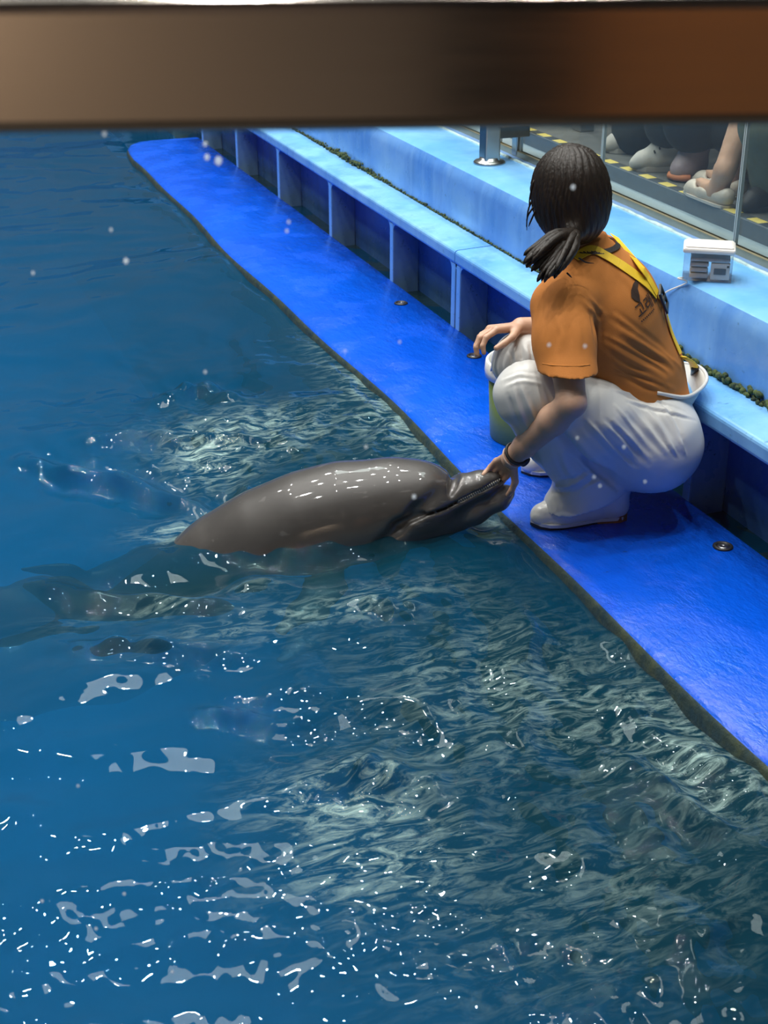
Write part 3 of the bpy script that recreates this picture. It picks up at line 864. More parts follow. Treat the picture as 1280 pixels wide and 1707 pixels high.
refr = t.n('ShaderNodeBsdfRefraction'); refr.inputs['IOR'].default_value = 1.33; refr.inputs['Roughness'].default_value = .0
refr.inputs['Color'].default_value = (.64, .93, .985, 1)
tra = t.n('ShaderNodeBsdfTransparent'); tra.inputs['Color'].default_value = (.64, .93, .985, 1)
dif = t.n('ShaderNodeBsdfDiffuse'); chn = t.n('ShaderNodeAttribute', attribute_name='churn'); t.l(t.mix(chn.outputs['Fac'], (.001, .112, .25), (.004, .075, .115)), dif.inputs['Color'])
m1 = t.n('ShaderNodeMixShader'); m1.inputs[0].default_value = .32; t.l(refr.outputs[0], m1.inputs[1]); t.l(tra.outputs[0], m1.inputs[2])
m2 = t.n('ShaderNodeMixShader'); m2.inputs[0].default_value = .28; t.l(m1.outputs[0], m2.inputs[1]); t.l(dif.outputs[0], m2.inputs[2])
fo = t.n('ShaderNodeAttribute', attribute_name='painted_reflection')  # mask for reflections painted as pale diffuse streaks
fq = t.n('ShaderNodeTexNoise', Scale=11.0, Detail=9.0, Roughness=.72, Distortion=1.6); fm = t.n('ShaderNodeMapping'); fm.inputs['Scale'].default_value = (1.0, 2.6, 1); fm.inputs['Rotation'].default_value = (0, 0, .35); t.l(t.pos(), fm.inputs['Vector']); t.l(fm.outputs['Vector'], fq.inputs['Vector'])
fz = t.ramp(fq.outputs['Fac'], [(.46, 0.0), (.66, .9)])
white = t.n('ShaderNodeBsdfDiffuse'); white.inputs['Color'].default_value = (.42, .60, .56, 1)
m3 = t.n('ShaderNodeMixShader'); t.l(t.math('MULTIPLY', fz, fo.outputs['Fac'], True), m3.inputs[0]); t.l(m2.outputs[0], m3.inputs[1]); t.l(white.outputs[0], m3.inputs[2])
gl = t.n('ShaderNodeBsdfGlossy'); gl.inputs['Roughness'].default_value = .006
fr_ = t.n('ShaderNodeFresnel'); fr_.inputs['IOR'].default_value = 1.33
m4 = t.n('ShaderNodeMixShader'); t.l(fr_.outputs[0], m4.inputs[0]); t.l(m3.outputs[0], m4.inputs[1]); t.l(gl.outputs[0], m4.inputs[2])
M['water'] = t.done(m4)
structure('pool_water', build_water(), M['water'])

# ------------------------------------------------------------------ the trainer
def V3(*a): return np.array(a, float)
def skin_mat():
    t = NT('skin')
    c = t.mix(t.ramp(t.noise(14, 4), [(.35, 0.0), (.7, 1.0)]), (.54, .32, .215), (.64, .40, .28))
    return t.done(t.bsdf(c, .48, 0, t.bump(t.noise(160, 4), .12, .002), Subsurface_Weight=.12, Subsurface_Radius=(.010, .004, .002), Subsurface_Scale=.6))
M['skin'] = skin_mat()
M['shirt'] = simple('orange_cotton', (.50, .175, .030), .85, var=.10, scale=25, bump=.18, bscale=420)
M['wader'] = simple('white_wader_pvc', (.62, .62, .60), .38, var=.05, scale=12, bump=.08, bscale=60)
M['boot'] = simple('white_boot_rubber', (.70, .70, .67), .22, var=.04, scale=14, bump=.05)
M['sole'] = simple('gum_sole', (.26, .095, .030), .5)
M['yellow'] = simple('yellow_webbing', (.88, .58, .022), .6, var=.1, scale=60, bump=.4, bscale=500)
M['black_cloth'] = simple('black_webbing', (.012, .012, .014), .6, bump=.3, bscale=500)
t = NT('dark_hair')
tc = t.n('ShaderNodeUVMap') if False else None
hn = t.noise(1.0, 5, .6, (160, 160, 9))
c = t.mix(t.ramp(hn, [(.3, 0.0), (.75, 1.0)]), (.004, .003, .002), (.019, .012, .008))
M['hair'] = t.done(t.bsdf(c, .46, 0, t.bump(hn, .55, .004), Specular_IOR_Level=.3))

# joints (metres); facing the pool, i.e. -x; the chest is turned away towards +y
HIP_L, HIP_R = V3(1.705, 2.690, .232), V3(1.748, 2.870, .238)
KNEE_L, KNEE_R = V3(1.388, 2.725, .388), V3(1.500, 2.975, .368)
ANK_L, ANK_R = V3(1.600, 2.735, .125), V3(1.715, 3.035, .125)
SH_L, SH_R = V3(1.462, 2.735, .598), V3(1.700, 2.985, .612)
ELB_L = at_y(953, 672, 2.570)
WR_L = at_y(851, 765, 2.755)
ELB_R, WR_R = at_y(985, 552, 2.985), at_y(868, 545, 2.985)
NECK = V3(1.590, 2.865, .668)
HEAD = at_y(945, 322, 2.868)
FACE = np.array([math.sin(math.radians(-6)), math.cos(math.radians(-6)), 0.0])
FACE_R = np.cross(FACE, ZUP)
CH_F = np.array([-math.cos(math.radians(43)), math.sin(math.radians(43)), 0.0])    # chest facing
CH_R = np.cross(CH_F, ZUP)
person = empty('person', (1.62, 2.85, DECK_Z), 'crouching trainer in orange t-shirt and white waders, hand on the dolphin beak', 'person')

def hand(F_, wrist, fwd, palm_n, spread, curls, thumb_side, sc=1.0):
    """palm and five fingers; palm_n points out of the palm, curls = bend per finger joint"""
    f = V3(*fwd); f /= np.linalg.norm(f)
    p = V3(*palm_n); p -= f * (p @ f); p /= np.linalg.norm(p)
    s = np.cross(f, p) * thumb_side                                           # towards the thumb
    for k, off in enumerate((.024, .008, -.008, -.023)):
        F_.cone(wrist + f * .005 + s * off * .55 * sc, .0125 * sc, wrist + f * .078 * sc + s * off * sc, .0105 * sc, .006)
    lens = ((.038, .023, .018), (.042, .027, .019), (.039, .025, .018), (.030, .019, .016))
    for k, (off, L3) in enumerate(zip((.026, .009, -.009, -.026), lens)):
        a = wrist + f * (.080 - .004 * abs(k - 1)) * sc + s * off * sc
        d = f + s * spread * (1.5 - k) * .5
        d /= np.linalg.norm(d); r = .0086 * sc
        for j, L in enumerate(L3):
            an = curls[k] * (.75 if j == 0 else 1.0)
            d2 = d * math.cos(an) + p * math.sin(an)
            pp = p * math.cos(an) - d * math.sin(an)
            b = a + d2 * L * sc
            F_.cone(a, r, b, r * .9, .003)
            a, d, r = b, d2, r * .9
            p_keep = pp
            p = pp
        p = V3(*palm_n); p -= f * (p @ f); p /= np.linalg.norm(p)
    a = wrist + f * .022 * sc + s * .024 * sc + p * .006
    d = f * .62 + s * .70 + p * .35; d /= np.linalg.norm(d)
    b = a + d * .040 * sc; F_.cone(a, .0125 * sc, b, .0098 * sc, .008)
    d = f * .86 + s * .28 + p * .42; d /= np.linalg.norm(d)
    c = b + d * .031 * sc; F_.cone(b, .0098 * sc, c, .0088 * sc, .003)
    d = f * .92 + s * .05 + p * .40; d /= np.linalg.norm(d)
    F_.cone(c, .0088 * sc, c + d * .024 * sc, .0072 * sc, .003)

def build_body():
    F_ = Field((1.24, 2.52, .08), (1.86, 3.16, .95), .0032)
    # torso core and neck
    F_.chain([(V3(1.69, 2.79, .30), .095), (V3(1.62, 2.83, .47), .10), (NECK - V3(0, 0, .05), .07)], .03, axis=CH_F, squash=.72)
    F_.cone(SH_L, .045, NECK - V3(0, 0, .03), .05, .03); F_.cone(SH_R, .045, NECK - V3(0, 0, .03), .05, .03)
    F_.chain([(NECK - V3(0, 0, .02), .046), (HEAD - ZUP * .065 - FACE * .005, .045)], .02)
    # skull, jaw, nose, lips, ears, eye sockets
    R_ = np.array([FACE_R, FACE, ZUP])
    F_.ell(HEAD + ZUP * .012, (.070, .086, .088), R_, .02)
    F_.chain([(HEAD + FACE * .040 - ZUP * .040, .050), (HEAD + FACE * .066 - ZUP * .082, .024)], .03)
    F_.chain([(HEAD + FACE * .086 + ZUP * .002, .007), (HEAD + FACE * .103 - ZUP * .030, .010)], .008)
    for s_ in (-1, 1):
        F_.ell(HEAD + FACE * .083 + FACE_R * s_ * .031 + ZUP * .004, (.014, .010, .010), R_, .012, 'cut')
        F_.ell(HEAD + FACE_R * s_ * .070 - ZUP * .015 - FACE * .004, (.008, .017, .028), R_, .006)
        F_.ell(HEAD + FACE * .078 + FACE_R * s_ * .031 + ZUP * .003, (.011, .011, .010), R_, .002)
        F_.ell(HEAD + FACE * .093 - FACE_R * s_ * .007 - ZUP * .053, (.017, .008, .006), R_, .004)
    # left arm down to the dolphin
    F_.chain([(SH_L, .044), (SH_L * .5 + ELB_L * .5, .040), (ELB_L, .031)], .015)
    F_.chain([(ELB_L, .031), (ELB_L * .72 + WR_L * .28, .034), (ELB_L * .25 + WR_L * .75, .027), (WR_L, .0225)], .012)
    # right arm folded on the knee
    F_.chain([(SH_R, .044), (SH_R * .5 + ELB_R * .5, .040), (ELB_R, .034)], .015)
    F_.chain([(ELB_R, .034), (ELB_R * .7 + WR_R * .3, .034), (WR_R, .0235)], .012)
    d = at_y(818, 800, 2.885) - WR_L
    hand(F_, WR_L, d, (-.80, -.30, -.50), .0, (.62, .66, .70, .74), -1, .86)
    d = V3(-.98, .05, .02)
    hand(F_, WR_R, d, (-.15, -.25, -1), .16, (.62, .60, .62, .66), 1, .94)
    return F_.mesh('body', 2)
body = link('body', build_body(), M['skin'], person)
for s_ in (-1, 1):
    bm = bmesh.new(); bmesh.ops.create_uvsphere(bm, u_segments=16, v_segments=10, radius=.0115, matrix=Matrix.Translation(Vector(HEAD + FACE * .0785 + FACE_R * s_ * .031 + ZUP * .004)))
    link('eye', bm_mesh('eye', bm, True), simple('eye_white_brown', (.35, .30, .27), .1), person)

def folds(me, lines):
    """cloth folds: each line is a polyline with a height (+ ridge / - valley) and a width"""
    def fn(P):
        out = np.zeros(len(P))
        for pts, hgt, wid in lines:
            d, pos = polyline_dist(P, pts)
            out += 1.25 * hgt * np.exp(-(d / (.72 * wid)) ** 2) * np.sin(np.pi * np.clip(pos, .04, .96)) ** .6
        return out
    displace(me, fn)
def on(me_bvh, pix):
    """points where sight lines through these pixels meet the cloth (used to lay folds and straps on it)"""
    out = []
    for x, y in pix:
        d = Vector(ray(x, y)).normalized()
        hit = me_bvh.ray_cast(Vector(EYE), d)
        if hit[0] is not None: out.append((np.array(hit[0]), np.array(hit[1])))
    return out
def near(me_bvh, pts):
    out = []
    for p in pts:
        h = me_bvh.find_nearest(Vector(p)); out.append((np.array(h[0]), np.array(h[1])))
    return out

# ---- waders: seat, two bent legs, loose hems
def build_waders():
    F_ = Field((1.22, 2.50, .02), (1.98, 3.20, .52), .0040)
    F_.cone(HIP_L, .116, HIP_R, .118, .03)
    F_.ell((1.724, 2.745, .236), (.105, .14, .112), None, .04)
    F_.cone(V3(1.735, 2.77, .24), .128, V3(1.715, 2.795, .325), .122, .03, axis=CH_F, squash=.92)
    for H, K, A in ((HIP_L, KNEE_L, ANK_L), (HIP_R, KNEE_R, ANK_R)):
        F_.chain([(H, .110), (H * .5 + K * .5, .094), (K, .076)], .03)
        F_.chain([(K, .076), (K * .55 + A * .45 + V3(-.012, 0, 0), .074), (A + V3(-.02, 0, .01), .072)], .006)
        F_.cone(A + V3(-.020, 0, .02), .076, A + V3(-.056, .002, -.060), .084, .03)
        F_.cone(A + V3(-.01, 0, .0), .068, A + V3(.000, 0, -.06), .076, .02)
    F_.half((1.50, 2.7, .082), (.30, 0, -1))
    return F_.mesh('waders', 2)
wme = build_waders()
wb = bvh_of(wme)
W = lambda px: [p for p, n in on(wb, px)]
fl = []
rw = random.Random(3)
def fan(lines, hgt, wid, n, W_, out, jit=5):
    '''a family of narrow folds that run between the first and the last pixel line'''
    A_, B_ = lines
    for i in range(n):
        q = (i + .5) / n + rw.uniform(-.3, .3) / n
        pts = [((1 - q) * a[0] + q * b[0] + rw.uniform(-jit, jit), (1 - q) * a[1] + q * b[1] + rw.uniform(-jit, jit)) for a, b in zip(A_, B_)]
        k0 = rw.uniform(0, .25); k1 = rw.uniform(.7, 1.0)
        m = len(pts) - 1
        sub = [pts[min(int(t_ * m), m - 1)] for t_ in (k0,)]
        P_ = [tuple(np.array(pts[min(int(t_ * m), m - 1)]) * (1 - (t_ * m - min(int(t_ * m), m - 1))) + np.array(pts[min(int(t_ * m), m - 1) + 1]) * (t_ * m - min(int(t_ * m), m - 1))) for t_ in np.linspace(k0, k1, 7)]
        w_ = W_(P_)
        if len(w_) > 2: out.append((w_, hgt * rw.uniform(.5, 1.1) * (1 if i % 2 else -1), wid * rw.uniform(.75, 1.25)))
fan(([(945, 690), (1000, 745), (1050, 790)], [(1090, 645), (1130, 700), (1150, 745)]), .0048, .0072, 15, W, fl)
fan(([(1000, 640), (1080, 652), (1160, 668)], [(1040, 668), (1100, 690), (1160, 705)]), .0035, .0065, 5, W, fl)
fan(([(832, 640), (850, 690), (880, 740)], [(905, 630), (920, 680), (935, 710)]), .0038, .0070, 7, W, fl)
fan(([(885, 740), (895, 790), (915, 835)], [(960, 745), (985, 780), (1015, 800)]), .0034, .0085, 6, W, fl)
fan(([(900, 800), (950, 800), (1005, 770)], [(915, 830), (960, 825), (1012, 795)]), .0048, .0075, 4, W, fl)
fan(([(845, 580), (850, 600), (848, 612)], [(900, 560), (905, 585), (908, 610)]), .0034, .0060, 7, W, fl, 3)
fan(([(836, 628), (870, 612), (905, 622)], [(830, 650), (865, 640), (905, 645)]), .0030, .0070, 4, W, fl, 3)
fan(([(1090, 725), (1108, 752), (1128, 772)], [(1140, 715), (1148, 740), (1150, 760)]), .0040, .0060, 5, W, fl, 3)
fl += [(W([(922, 712), (950, 742), (985, 775), (1015, 800), (1030, 815)]), -.016, .011), (W([(938, 712), (970, 742), (1005, 772), (1035, 795)]), .006, .014)]
folds(wme, [f for f in fl if len(f[0]) > 1])
n_ = RNG
displace(wme, lambda P: .0018 * np.sin(P[:, 0] * 41 + 7 * np.sin(P[:, 2] * 9)) * np.sin(P[:, 1] * 33 + P[:, 2] * 27))
waders = tag(link('waders', wme, M['wader'], person), 'white waterproof bib waders with wrinkles')
# gaping back waistband
wb_pts = [at_y(1095, 655, 2.66), at_y(1140, 662, 2.67), at_y(1166, 650, 2.70), at_y(1178, 632, 2.75), at_y(1170, 615, 2.82), at_y(1150, 607, 2.90), at_y(1128, 606, 2.95)]
path = spline(wb_pts, 36)
bm = bmesh.new(); low, top, topi = [], [], []
for k, p in enumerate(path):
    c = V3(1.69, 2.80, p[2]); o_ = (p - c); o_[2] = 0; o_ /= np.linalg.norm(o_)
    low.append(bm.verts.new(p - ZUP * .075 - o_ * .035)); top.append(bm.verts.new(p)); topi.append(bm.verts.new(p - o_ * .006))
lowi = [bm.verts.new(v.co - Vector((.004 * 0, 0, 0)) + Vector((0, 0, 0.004))) for v in low]
for a, b in ((low, top), (top, topi), (topi, lowi)):
    for k in range(len(path) - 1): bm.faces.new((a[k], a[k + 1], b[k + 1], b[k]))
link('waistband', bm_mesh('waistband', bm, True), M['wader'], person)
tube_obj('waistband_rim', path, .0048, M['wader'], person, 10)

# ---- boots
def boot(ank, toe, heel, label=None):
    toe, heel = V3(*toe), V3(*heel)
    f = toe - heel; L = np.linalg.norm(f); f /= L; s = np.cross(ZUP, f)
    F_ = Field(np.minimum(toe, heel) - .08, np.maximum(toe, heel) + V3(.08, .08, .20), .0042)
    z = DECK_Z
    P = lambda q, h, w=0: heel + f * (q * L) + s * w + ZUP * (z + h - heel[2])
    F_.cone(P(.16, .045), .036, P(.12, .10), .040, .02)
    F_.chain([(P(.14, .034), .036), (P(.42, .036), .037), (P(.66, .032), .043), (P(.86, .022), .034)], .02, axis=ZUP, squash=.95)
    F_.chain([(P(.18, .10), .038), (P(.42, .050), .032), (P(.70, .038), .028)], .02)
    F_.half(P(0, .012), -ZUP)
    up = link('boot', F_.mesh('boot', 2), M['boot'], person)
    prof = [(.0, 0), (.02, .024), (.10, .033), (.35, .030), (.55, .040), (.72, .046), (.86, .040), (.96, .022), (1.0, 0)]
    def slab(q0, q1, h0, h1, g):
        qs = np.linspace(q0, q1, 14); w = np.interp(qs, [q for q, _ in prof], [x for _, x in prof])
        ring = [(q, x) for q, x in zip(qs, w)] + [(q, -x) for q, x in list(zip(qs, w))[::-1]]
        bm = bmesh.new()
        a = [bm.verts.new(P(q, h0, x * g * .97)) for q, x in ring]; b = [bm.verts.new(P(q, h1, x * g)) for q, x in ring]
        bm.faces.new(a); bm.faces.new(b)
        for k in range(len(ring)): bm.faces.new((a[k], a[(k + 1) % len(ring)], b[(k + 1) % len(ring)], b[k]))
        return bm
    for nm, bm, mt, lb in (('heel', slab(.0, .34, .0008, .020, 1.05), M['sole'], 'brown gum rubber heel'), ('sole', slab(.30, 1.0, .0008, .008, 1.0), M['black_rubber'], 'thin black front sole'),
                           ('foxing', slab(.0, 1.0, .008, .0165, 1.09), M['boot'], None)):
        so = link(nm, bm_mesh(nm, bm), mt)
        so.parent = up; so.matrix_basis = Matrix.Identity(4)
        so.matrix_parent_inverse = (Matrix.Translation(person.location) @ up.matrix_basis).inverted()
        if lb: tag(so, lb)
    return up
boot(ANK_L, (1.432, 2.764, DECK_Z), (1.672, 2.722, DECK_Z))
boot(ANK_R, (1.545, 3.048, DECK_Z), (1.785, 3.025, DECK_Z))

# ---- t-shirt
def build_shirt():
    F_ = Field((1.34, 2.52, .22), (1.90, 3.16, .76), .0042)
    F_.chain([(V3(1.728, 2.780, .285), .142), (V3(1.705, 2.795, .36), .142), (V3(1.642, 2.825, .48), .146), (V3(1.597, 2.85, .575), .120)], .03, axis=CH_F, squash=.80)
    F_.chain([(SH_L + V3(.02, .0, -.012), .062), (NECK - V3(0, 0, .055), .072), (SH_R + V3(-.02, 0, -.012), .062)], .05)
    F_.ell(V3(1.665, 2.80, .50), (.12, .075, .15), np.array([CH_R, CH_F, ZUP]), .06)
    F_.cone(NECK - V3(0, 0, .045), .064, NECK + V3(-.012, .0, .050), .055, .02)     # collar
    # left sleeve
    e = SH_L * .34 + ELB_L * .66
    F_.chain([(SH_L + V3(0, 0, -.012), .064), (SH_L * .6 + ELB_L * .4, .065), (SH_L * .1 + ELB_L * .9, .066)], .03)
    d = (ELB_L - SH_L) / np.linalg.norm(ELB_L - SH_L)
    e2 = SH_R * .34 + ELB_R * .66
    F_.chain([(SH_R + V3(0, 0, -.012), .064), (SH_R * .6 + ELB_R * .4, .062), (e2, .060)], .03)
    return F_, d
F_, armd = build_shirt()
hem_p = at_y(944, 622, 2.61)
# sleeve end: cut below the hem plane, but only round the arm
sub, (X_, Y_, Z_) = F_._sub(F_.lo, F_.lo + F_.h * F_.n)
near_arm = np.sqrt((X_ - hem_p[0]) ** 2 + (Y_ - hem_p[1]) ** 2) - .105
cutp = (X_ - hem_p[0]) * armd[0] * .2 + (Y_ - hem_p[1]) * armd[1] * .2 + (Z_ - hem_p[2]) * (-1) - .0
cut = np.maximum(np.maximum(near_arm, -cutp), (Y_ - 2.70) + 0 * X_)
F_.f = np.maximum(F_.f, -np.broadcast_to(cut, F_.f.shape)).astype(np.float32)
# collar end and shirt hem
F_.half(NECK + V3(0, 0, .030), (-.30, .12, 1))
F_.half(V3(1.72, 2.79, .275), (.16, -.10, -1))
sme = F_.mesh('t_shirt', 2)
sb = bvh_of(sme)
SW = lambda px: [p for p, n in on(sb, px)]
sl = []
fan(([(1008, 545), (1060, 575), (1110, 605), (1150, 640)], [(1000, 612), (1040, 635), (1080, 650), (1115, 657)]), .0048, .0085, 9, SW, sl, 3)
fan(([(1005, 500), (1050, 530), (1100, 568), (1140, 605)], [(1005, 545), (1060, 580), (1110, 612), (1150, 648)]), .0038, .0095, 5, SW, sl, 3)
fan(([(955, 495), (985, 530), (992, 590)], [(985, 495), (1010, 525), (1005, 560)]), .0032, .0085, 4, SW, sl, 2)
fan(([(905, 520), (915, 560), (912, 600)], [(970, 520), (975, 560), (975, 605)]), .0022, .0110, 4, SW, sl, 3)
fan(([(1000, 440), (1040, 480), (1080, 530)], [(1030, 430), (1060, 460), (1090, 500)]), .0010, .0120, 3, SW, sl, 3)
fan(([(1032, 400), (1058, 425), (1075, 455)], [(1062, 400), (1082, 430), (1092, 458)]), .0030, .0070, 4, SW, sl, 2)
folds(sme, [f for f in sl if len(f[0]) > 1])
shirt = tag(link('t_shirt', sme, M['shirt'], person), 'orange cotton t-shirt with dark print on the back')
sb = bvh_of(sme)
def parented(o, par):
    """hang a mesh given in world space on a part that itself sits under the person"""
    o.parent = par
    o.matrix_basis = Matrix.Identity(4)
    o.matrix_parent_inverse = (Matrix.Translation(person.location) @ par.matrix_basis).inverted()
    return o
# sleeve hem seam
def ribbon(name, pts_n, width, mat, par, thick=.0016, lift=.003):
    """flat strap that lies on the cloth: points with normals"""
    P = spline([p for p, n in pts_n], 40); N = spline([n for p, n in pts_n], 40)
    bm = bmesh.new(); rows = []
    for i in range(len(P)):
        tt_ = P[min(i + 1, len(P) - 1)] - P[max(i - 1, 0)]; tt_ /= np.linalg.norm(tt_)
        nn = N[i] / np.linalg.norm(N[i]); w = np.cross(tt_, nn); w /= np.linalg.norm(w)
        rows.append([bm.verts.new(P[i] + nn * (lift + h) + w * s_ * width / 2) for s_, h in ((-1, 0), (-1, thick), (1, thick), (1, 0))])
    for a, b in zip(rows[:-1], rows[1:]):
        for k in range(4): bm.faces.new((a[k], a[(k + 1) % 4], b[(k + 1) % 4], b[k]))
    bm.faces.new(rows[0]); bm.faces.new(rows[-1])
    return link(name, bm_mesh(name, bm), mat, par)
s1 = on(sb, [(958, 432), (985, 418), (1010, 428), (1045, 450), (1075, 473), (1092, 492)])
s2 = on(sb, [(1022, 396), (1040, 415), (1060, 440), (1078, 466), (1092, 490)])
s3 = on(sb, [(1094, 490), (1106, 512), (1118, 540), (1126, 565), (1132, 590)])
if len(s3) >= 2:
    s3 = near(sb, spline([p for p, n in s3], 6))
def strap(pts, width, label, lift=.003):
    o = ribbon('suspender_strap', pts, width, M['yellow'], person, lift=lift); tag(o, label); return o
if len(s1) > 1: strap(s1, .025, 'yellow webbing strap over the left shoulder')
if len(s2) > 1: strap(s2, .025, 'yellow webbing strap over the right shoulder', .0045)
if len(s3) > 1: strap(s3, .024, 'yellow webbing strap down the back')
# black slide buckle where the straps meet, clip at the waistband
bp = on(sb, [(1100, 500)])
if bp:
    c0, n0 = bp[0]
    ax = at_y(1112, 525, c0[1]) - at_y(1090, 482, c0[1]); ax -= n0 * (ax @ n0); ax /= np.linalg.norm(ax); sx = np.cross(ax, n0)
    bm = bmesh.new()
    for du, dv, hu, hv in ((-.019, 0, .004, .021), (.019, 0, .004, .021), (0, -.024, .022, .0045), (0, .024, .022, .0045), (0, .0, .020, .003)):
        m = Matrix(((sx[0], ax[0], n0[0], 0), (sx[1], ax[1], n0[1], 0), (sx[2], ax[2], n0[2], 0), (0, 0, 0, 1)))
        m.translation = Vector(c0 + n0 * .009 + sx * du + ax * dv)
        r = bmesh.ops.create_cube(bm, size=1.0, matrix=m @ Matrix.Diagonal((hu * 2, hv * 2, .005, 1)))
    link('buckle', bm_mesh('buckle', bm), M['black_rubber'], person)
clip_p = on(sb, [(1134, 596)]) or on(sb, [(1126, 580)])
if clip_p:
    c1, n1 = clip_p[0]
    e1 = at_y(1158, 618, 2.86)
    tube_obj('strap_end', spline([c1 + n1 * .006, c1 * .5 + e1 * .5 + n1 * .012, e1], 10), .006, M['yellow'], person, 8, (1.8, .45))
    tube_obj('clip', [c1 * .25 + e1 * .75 + n1 * .01, e1 - ZUP * .012], .0075, M['black_rubber'], person, 8, (1.3, .7))

# ---- back print: the three syllables and the whale tail over them, laid on the cloth
def text_mesh(body_txt, size):
    cu = bpy.data.curves.new('lettering', 'FONT'); cu.body = body_txt; cu.size = size; cu.offset = size * .012
    o = bpy.data.objects.new('lettering_tmp', cu); COL.objects.link(o)
    dg = bpy.context.evaluated_depsgraph_get(); dg.update()
    me = bpy.data.meshes.new_from_object(o.evaluated_get(dg))
    bpy.data.objects.remove(o); bpy.data.curves.remove(cu)
    return me
def lay(me, bvh, c, u, w, lift=.0022, cut=.004):
    """wrap a flat mesh (x, y) on the cloth round point c with axes u, w"""
    bm = bmesh.new(); bm.from_mesh(me)
    bmesh.ops.triangulate(bm, faces=bm.faces)
    for _ in range(2):
        es = [e for e in bm.edges if e.calc_length() > cut * 2]
        if es: bmesh.ops.subdivide_edges(bm, edges=es, cuts=1)
    for v in bm.verts:
        p = Vector(c + u * v.co.x + w * v.co.y)
        h = bvh.find_nearest(p)
        v.co = h[0] + h[1] * lift
    bmesh.ops.triangulate(bm, faces=bm.faces)
    out = bpy.data.meshes.new(me.name); bm.to_mesh(out); bm.free()
    return out
pr = on(sb, [(1062, 527), (1092, 494)])
M['print'] = simple('print_black', (.035, .016, .008), .8)
if len(pr) == 2:
    u = pr[1][0] - pr[0][0]; L = np.linalg.norm(u); u /= L
    nn = (pr[0][1] + pr[1][1]) / 2; nn /= np.linalg.norm(nn)
    u -= nn * (u @ nn); u /= np.linalg.norm(u); w = np.cross(nn, u)
    tm = text_mesh('\uace0\ub798\uc0dd', .036)
    parented(link('lettering', lay(tm, sb, pr[0][0] - w * .006, u, w), M['print']), shirt)
    # whale tail mark above the word
    bm = bmesh.new()
    tail_pts = [(.0, .0), (.010, .012), (.026, .020), (.048, .022), (.040, .010), (.028, .004), (.022, -.010), (.014, -.024), (.004, -.012)]
    bm.faces.new([bm.verts.new((x, y, 0)) for x, y in tail_pts])
    tw = bm_mesh('tail_mark', bm)
    parented(link('tail_mark', lay(tw, sb, pr[0][0] + w * .044 + u * .012, u, w), M['print']), shirt)
    bm = bmesh.new()
    for k in range(9): add_box(bm, (k * .0065, -.002, -.0001), (k * .0065 + .0040, .002, .0001))
    parented(link('small_print', lay(bm_mesh('small_print', bm), sb, pr[0][0] - w * .016 + u * .002, u, w), M['print']), shirt)
# sleeve hem stitching
hl = on(sb, [(904, 606), (915, 608), (925, 609), (945, 610), (965, 610), (975, 609), (983, 608)])
if len(hl) > 2: parented(tube_obj('hem_seam', spline([p - n * .0004 for p, n in hl], 24), .0016, simple('orange_thread', (.52, .19, .034), .9), None, 6), shirt)
# lanyard round the collar with its white lettering
ly = []
for k in range(25):
    a = -math.pi * .62 + 1.24 * math.pi * k / 24
    p = NECK + V3(-.006, .002, .006) + (-CH_F * math.cos(a) + CH_R * math.sin(a)) * .075 - CH_F * .0
    h = sb.find_nearest(Vector(p)); ly.append((np.array(h[0]), np.array(h[1])))
lan = tag(ribbon('lanyard', ly, .0135, M['black_cloth'], person, .0015, .003), 'black neck strap with small white lettering')
lb = bvh_of(lan.data)
lp = on(lb, [(978, 404), (1000, 395)])
if len(lp) == 2:
    u = lp[1][0] - lp[0][0]; u /= np.linalg.norm(u); nn = lp[0][1]; u -= nn * (u @ nn); u /= np.linalg.norm(u)
    tm = text_mesh('NCT', .0105)
    w = np.cross(nn, u)
    parented(link('lanyard_lettering', lay(tm, lb, lp[0][0] - w * .004, u, w, .0006), M['white_plastic']), lan)

# ---- hair: cap, nape, tied tail, loose strands
def build_hair():
    F_ = Field(HEAD - .17, HEAD + V3(.15, .15, .15), .0034)
    R_ = np.array([FACE_R, FACE, ZUP])
    F_.ell(HEAD + ZUP * .008 - FACE * .012, (.0855, .098, .104), R_, .02)
    F_.ell(HEAD - ZUP * .030 - FACE * .030, (.078, .074, .080), R_, .03)
    F_.cone(HEAD - FACE * .055 - ZUP * .045, .045, TIE, .022, .03)
    F_.ell(HEAD + FACE * .115 - ZUP * .022, (.066, .080, .092), R_, .012, 'cut')
    F_.half(HEAD + FACE * .02 - ZUP * .070, FACE * .7 - ZUP * .35, 0) if False else None
    F_.cone(NECK + V3(-.01, .01, .0), .05, HEAD - ZUP * .085 + FACE * .03, .045, .01, 'cut')
    return F_.mesh('hair', 1)
TIE = at_y(957, 388, 2.765)
hme = build_hair()
def strands(P):
    q = P - HEAD
    az = np.arctan2(q @ FACE_R, -(q @ FACE) + .02)
    return .0011 * np.sin(az * 38 + 5 * np.sin(q[:, 2] * 30)) + .0009 * np.sin(az * 83 + 3 * np.sin(q[:, 2] * 55 + 2))
displace(hme, strands)
hair = tag(link('hair', hme, M['hair'], person), 'dark brown hair tied low at the nape')
tails = [((873, 428), 2.72), ((876, 437), 2.70), ((878, 446), 2.70), ((884, 436), 2.69), ((888, 450), 2.68), ((899, 472), 2.66), ((906, 470), 2.655), ((913, 466), 2.65), ((921, 461), 2.65), ((930, 455), 2.65), ((938, 448), 2.655), ((902, 455), 2.67), ((893, 441), 2.69), ((944, 440), 2.67)]
bm = bmesh.new()
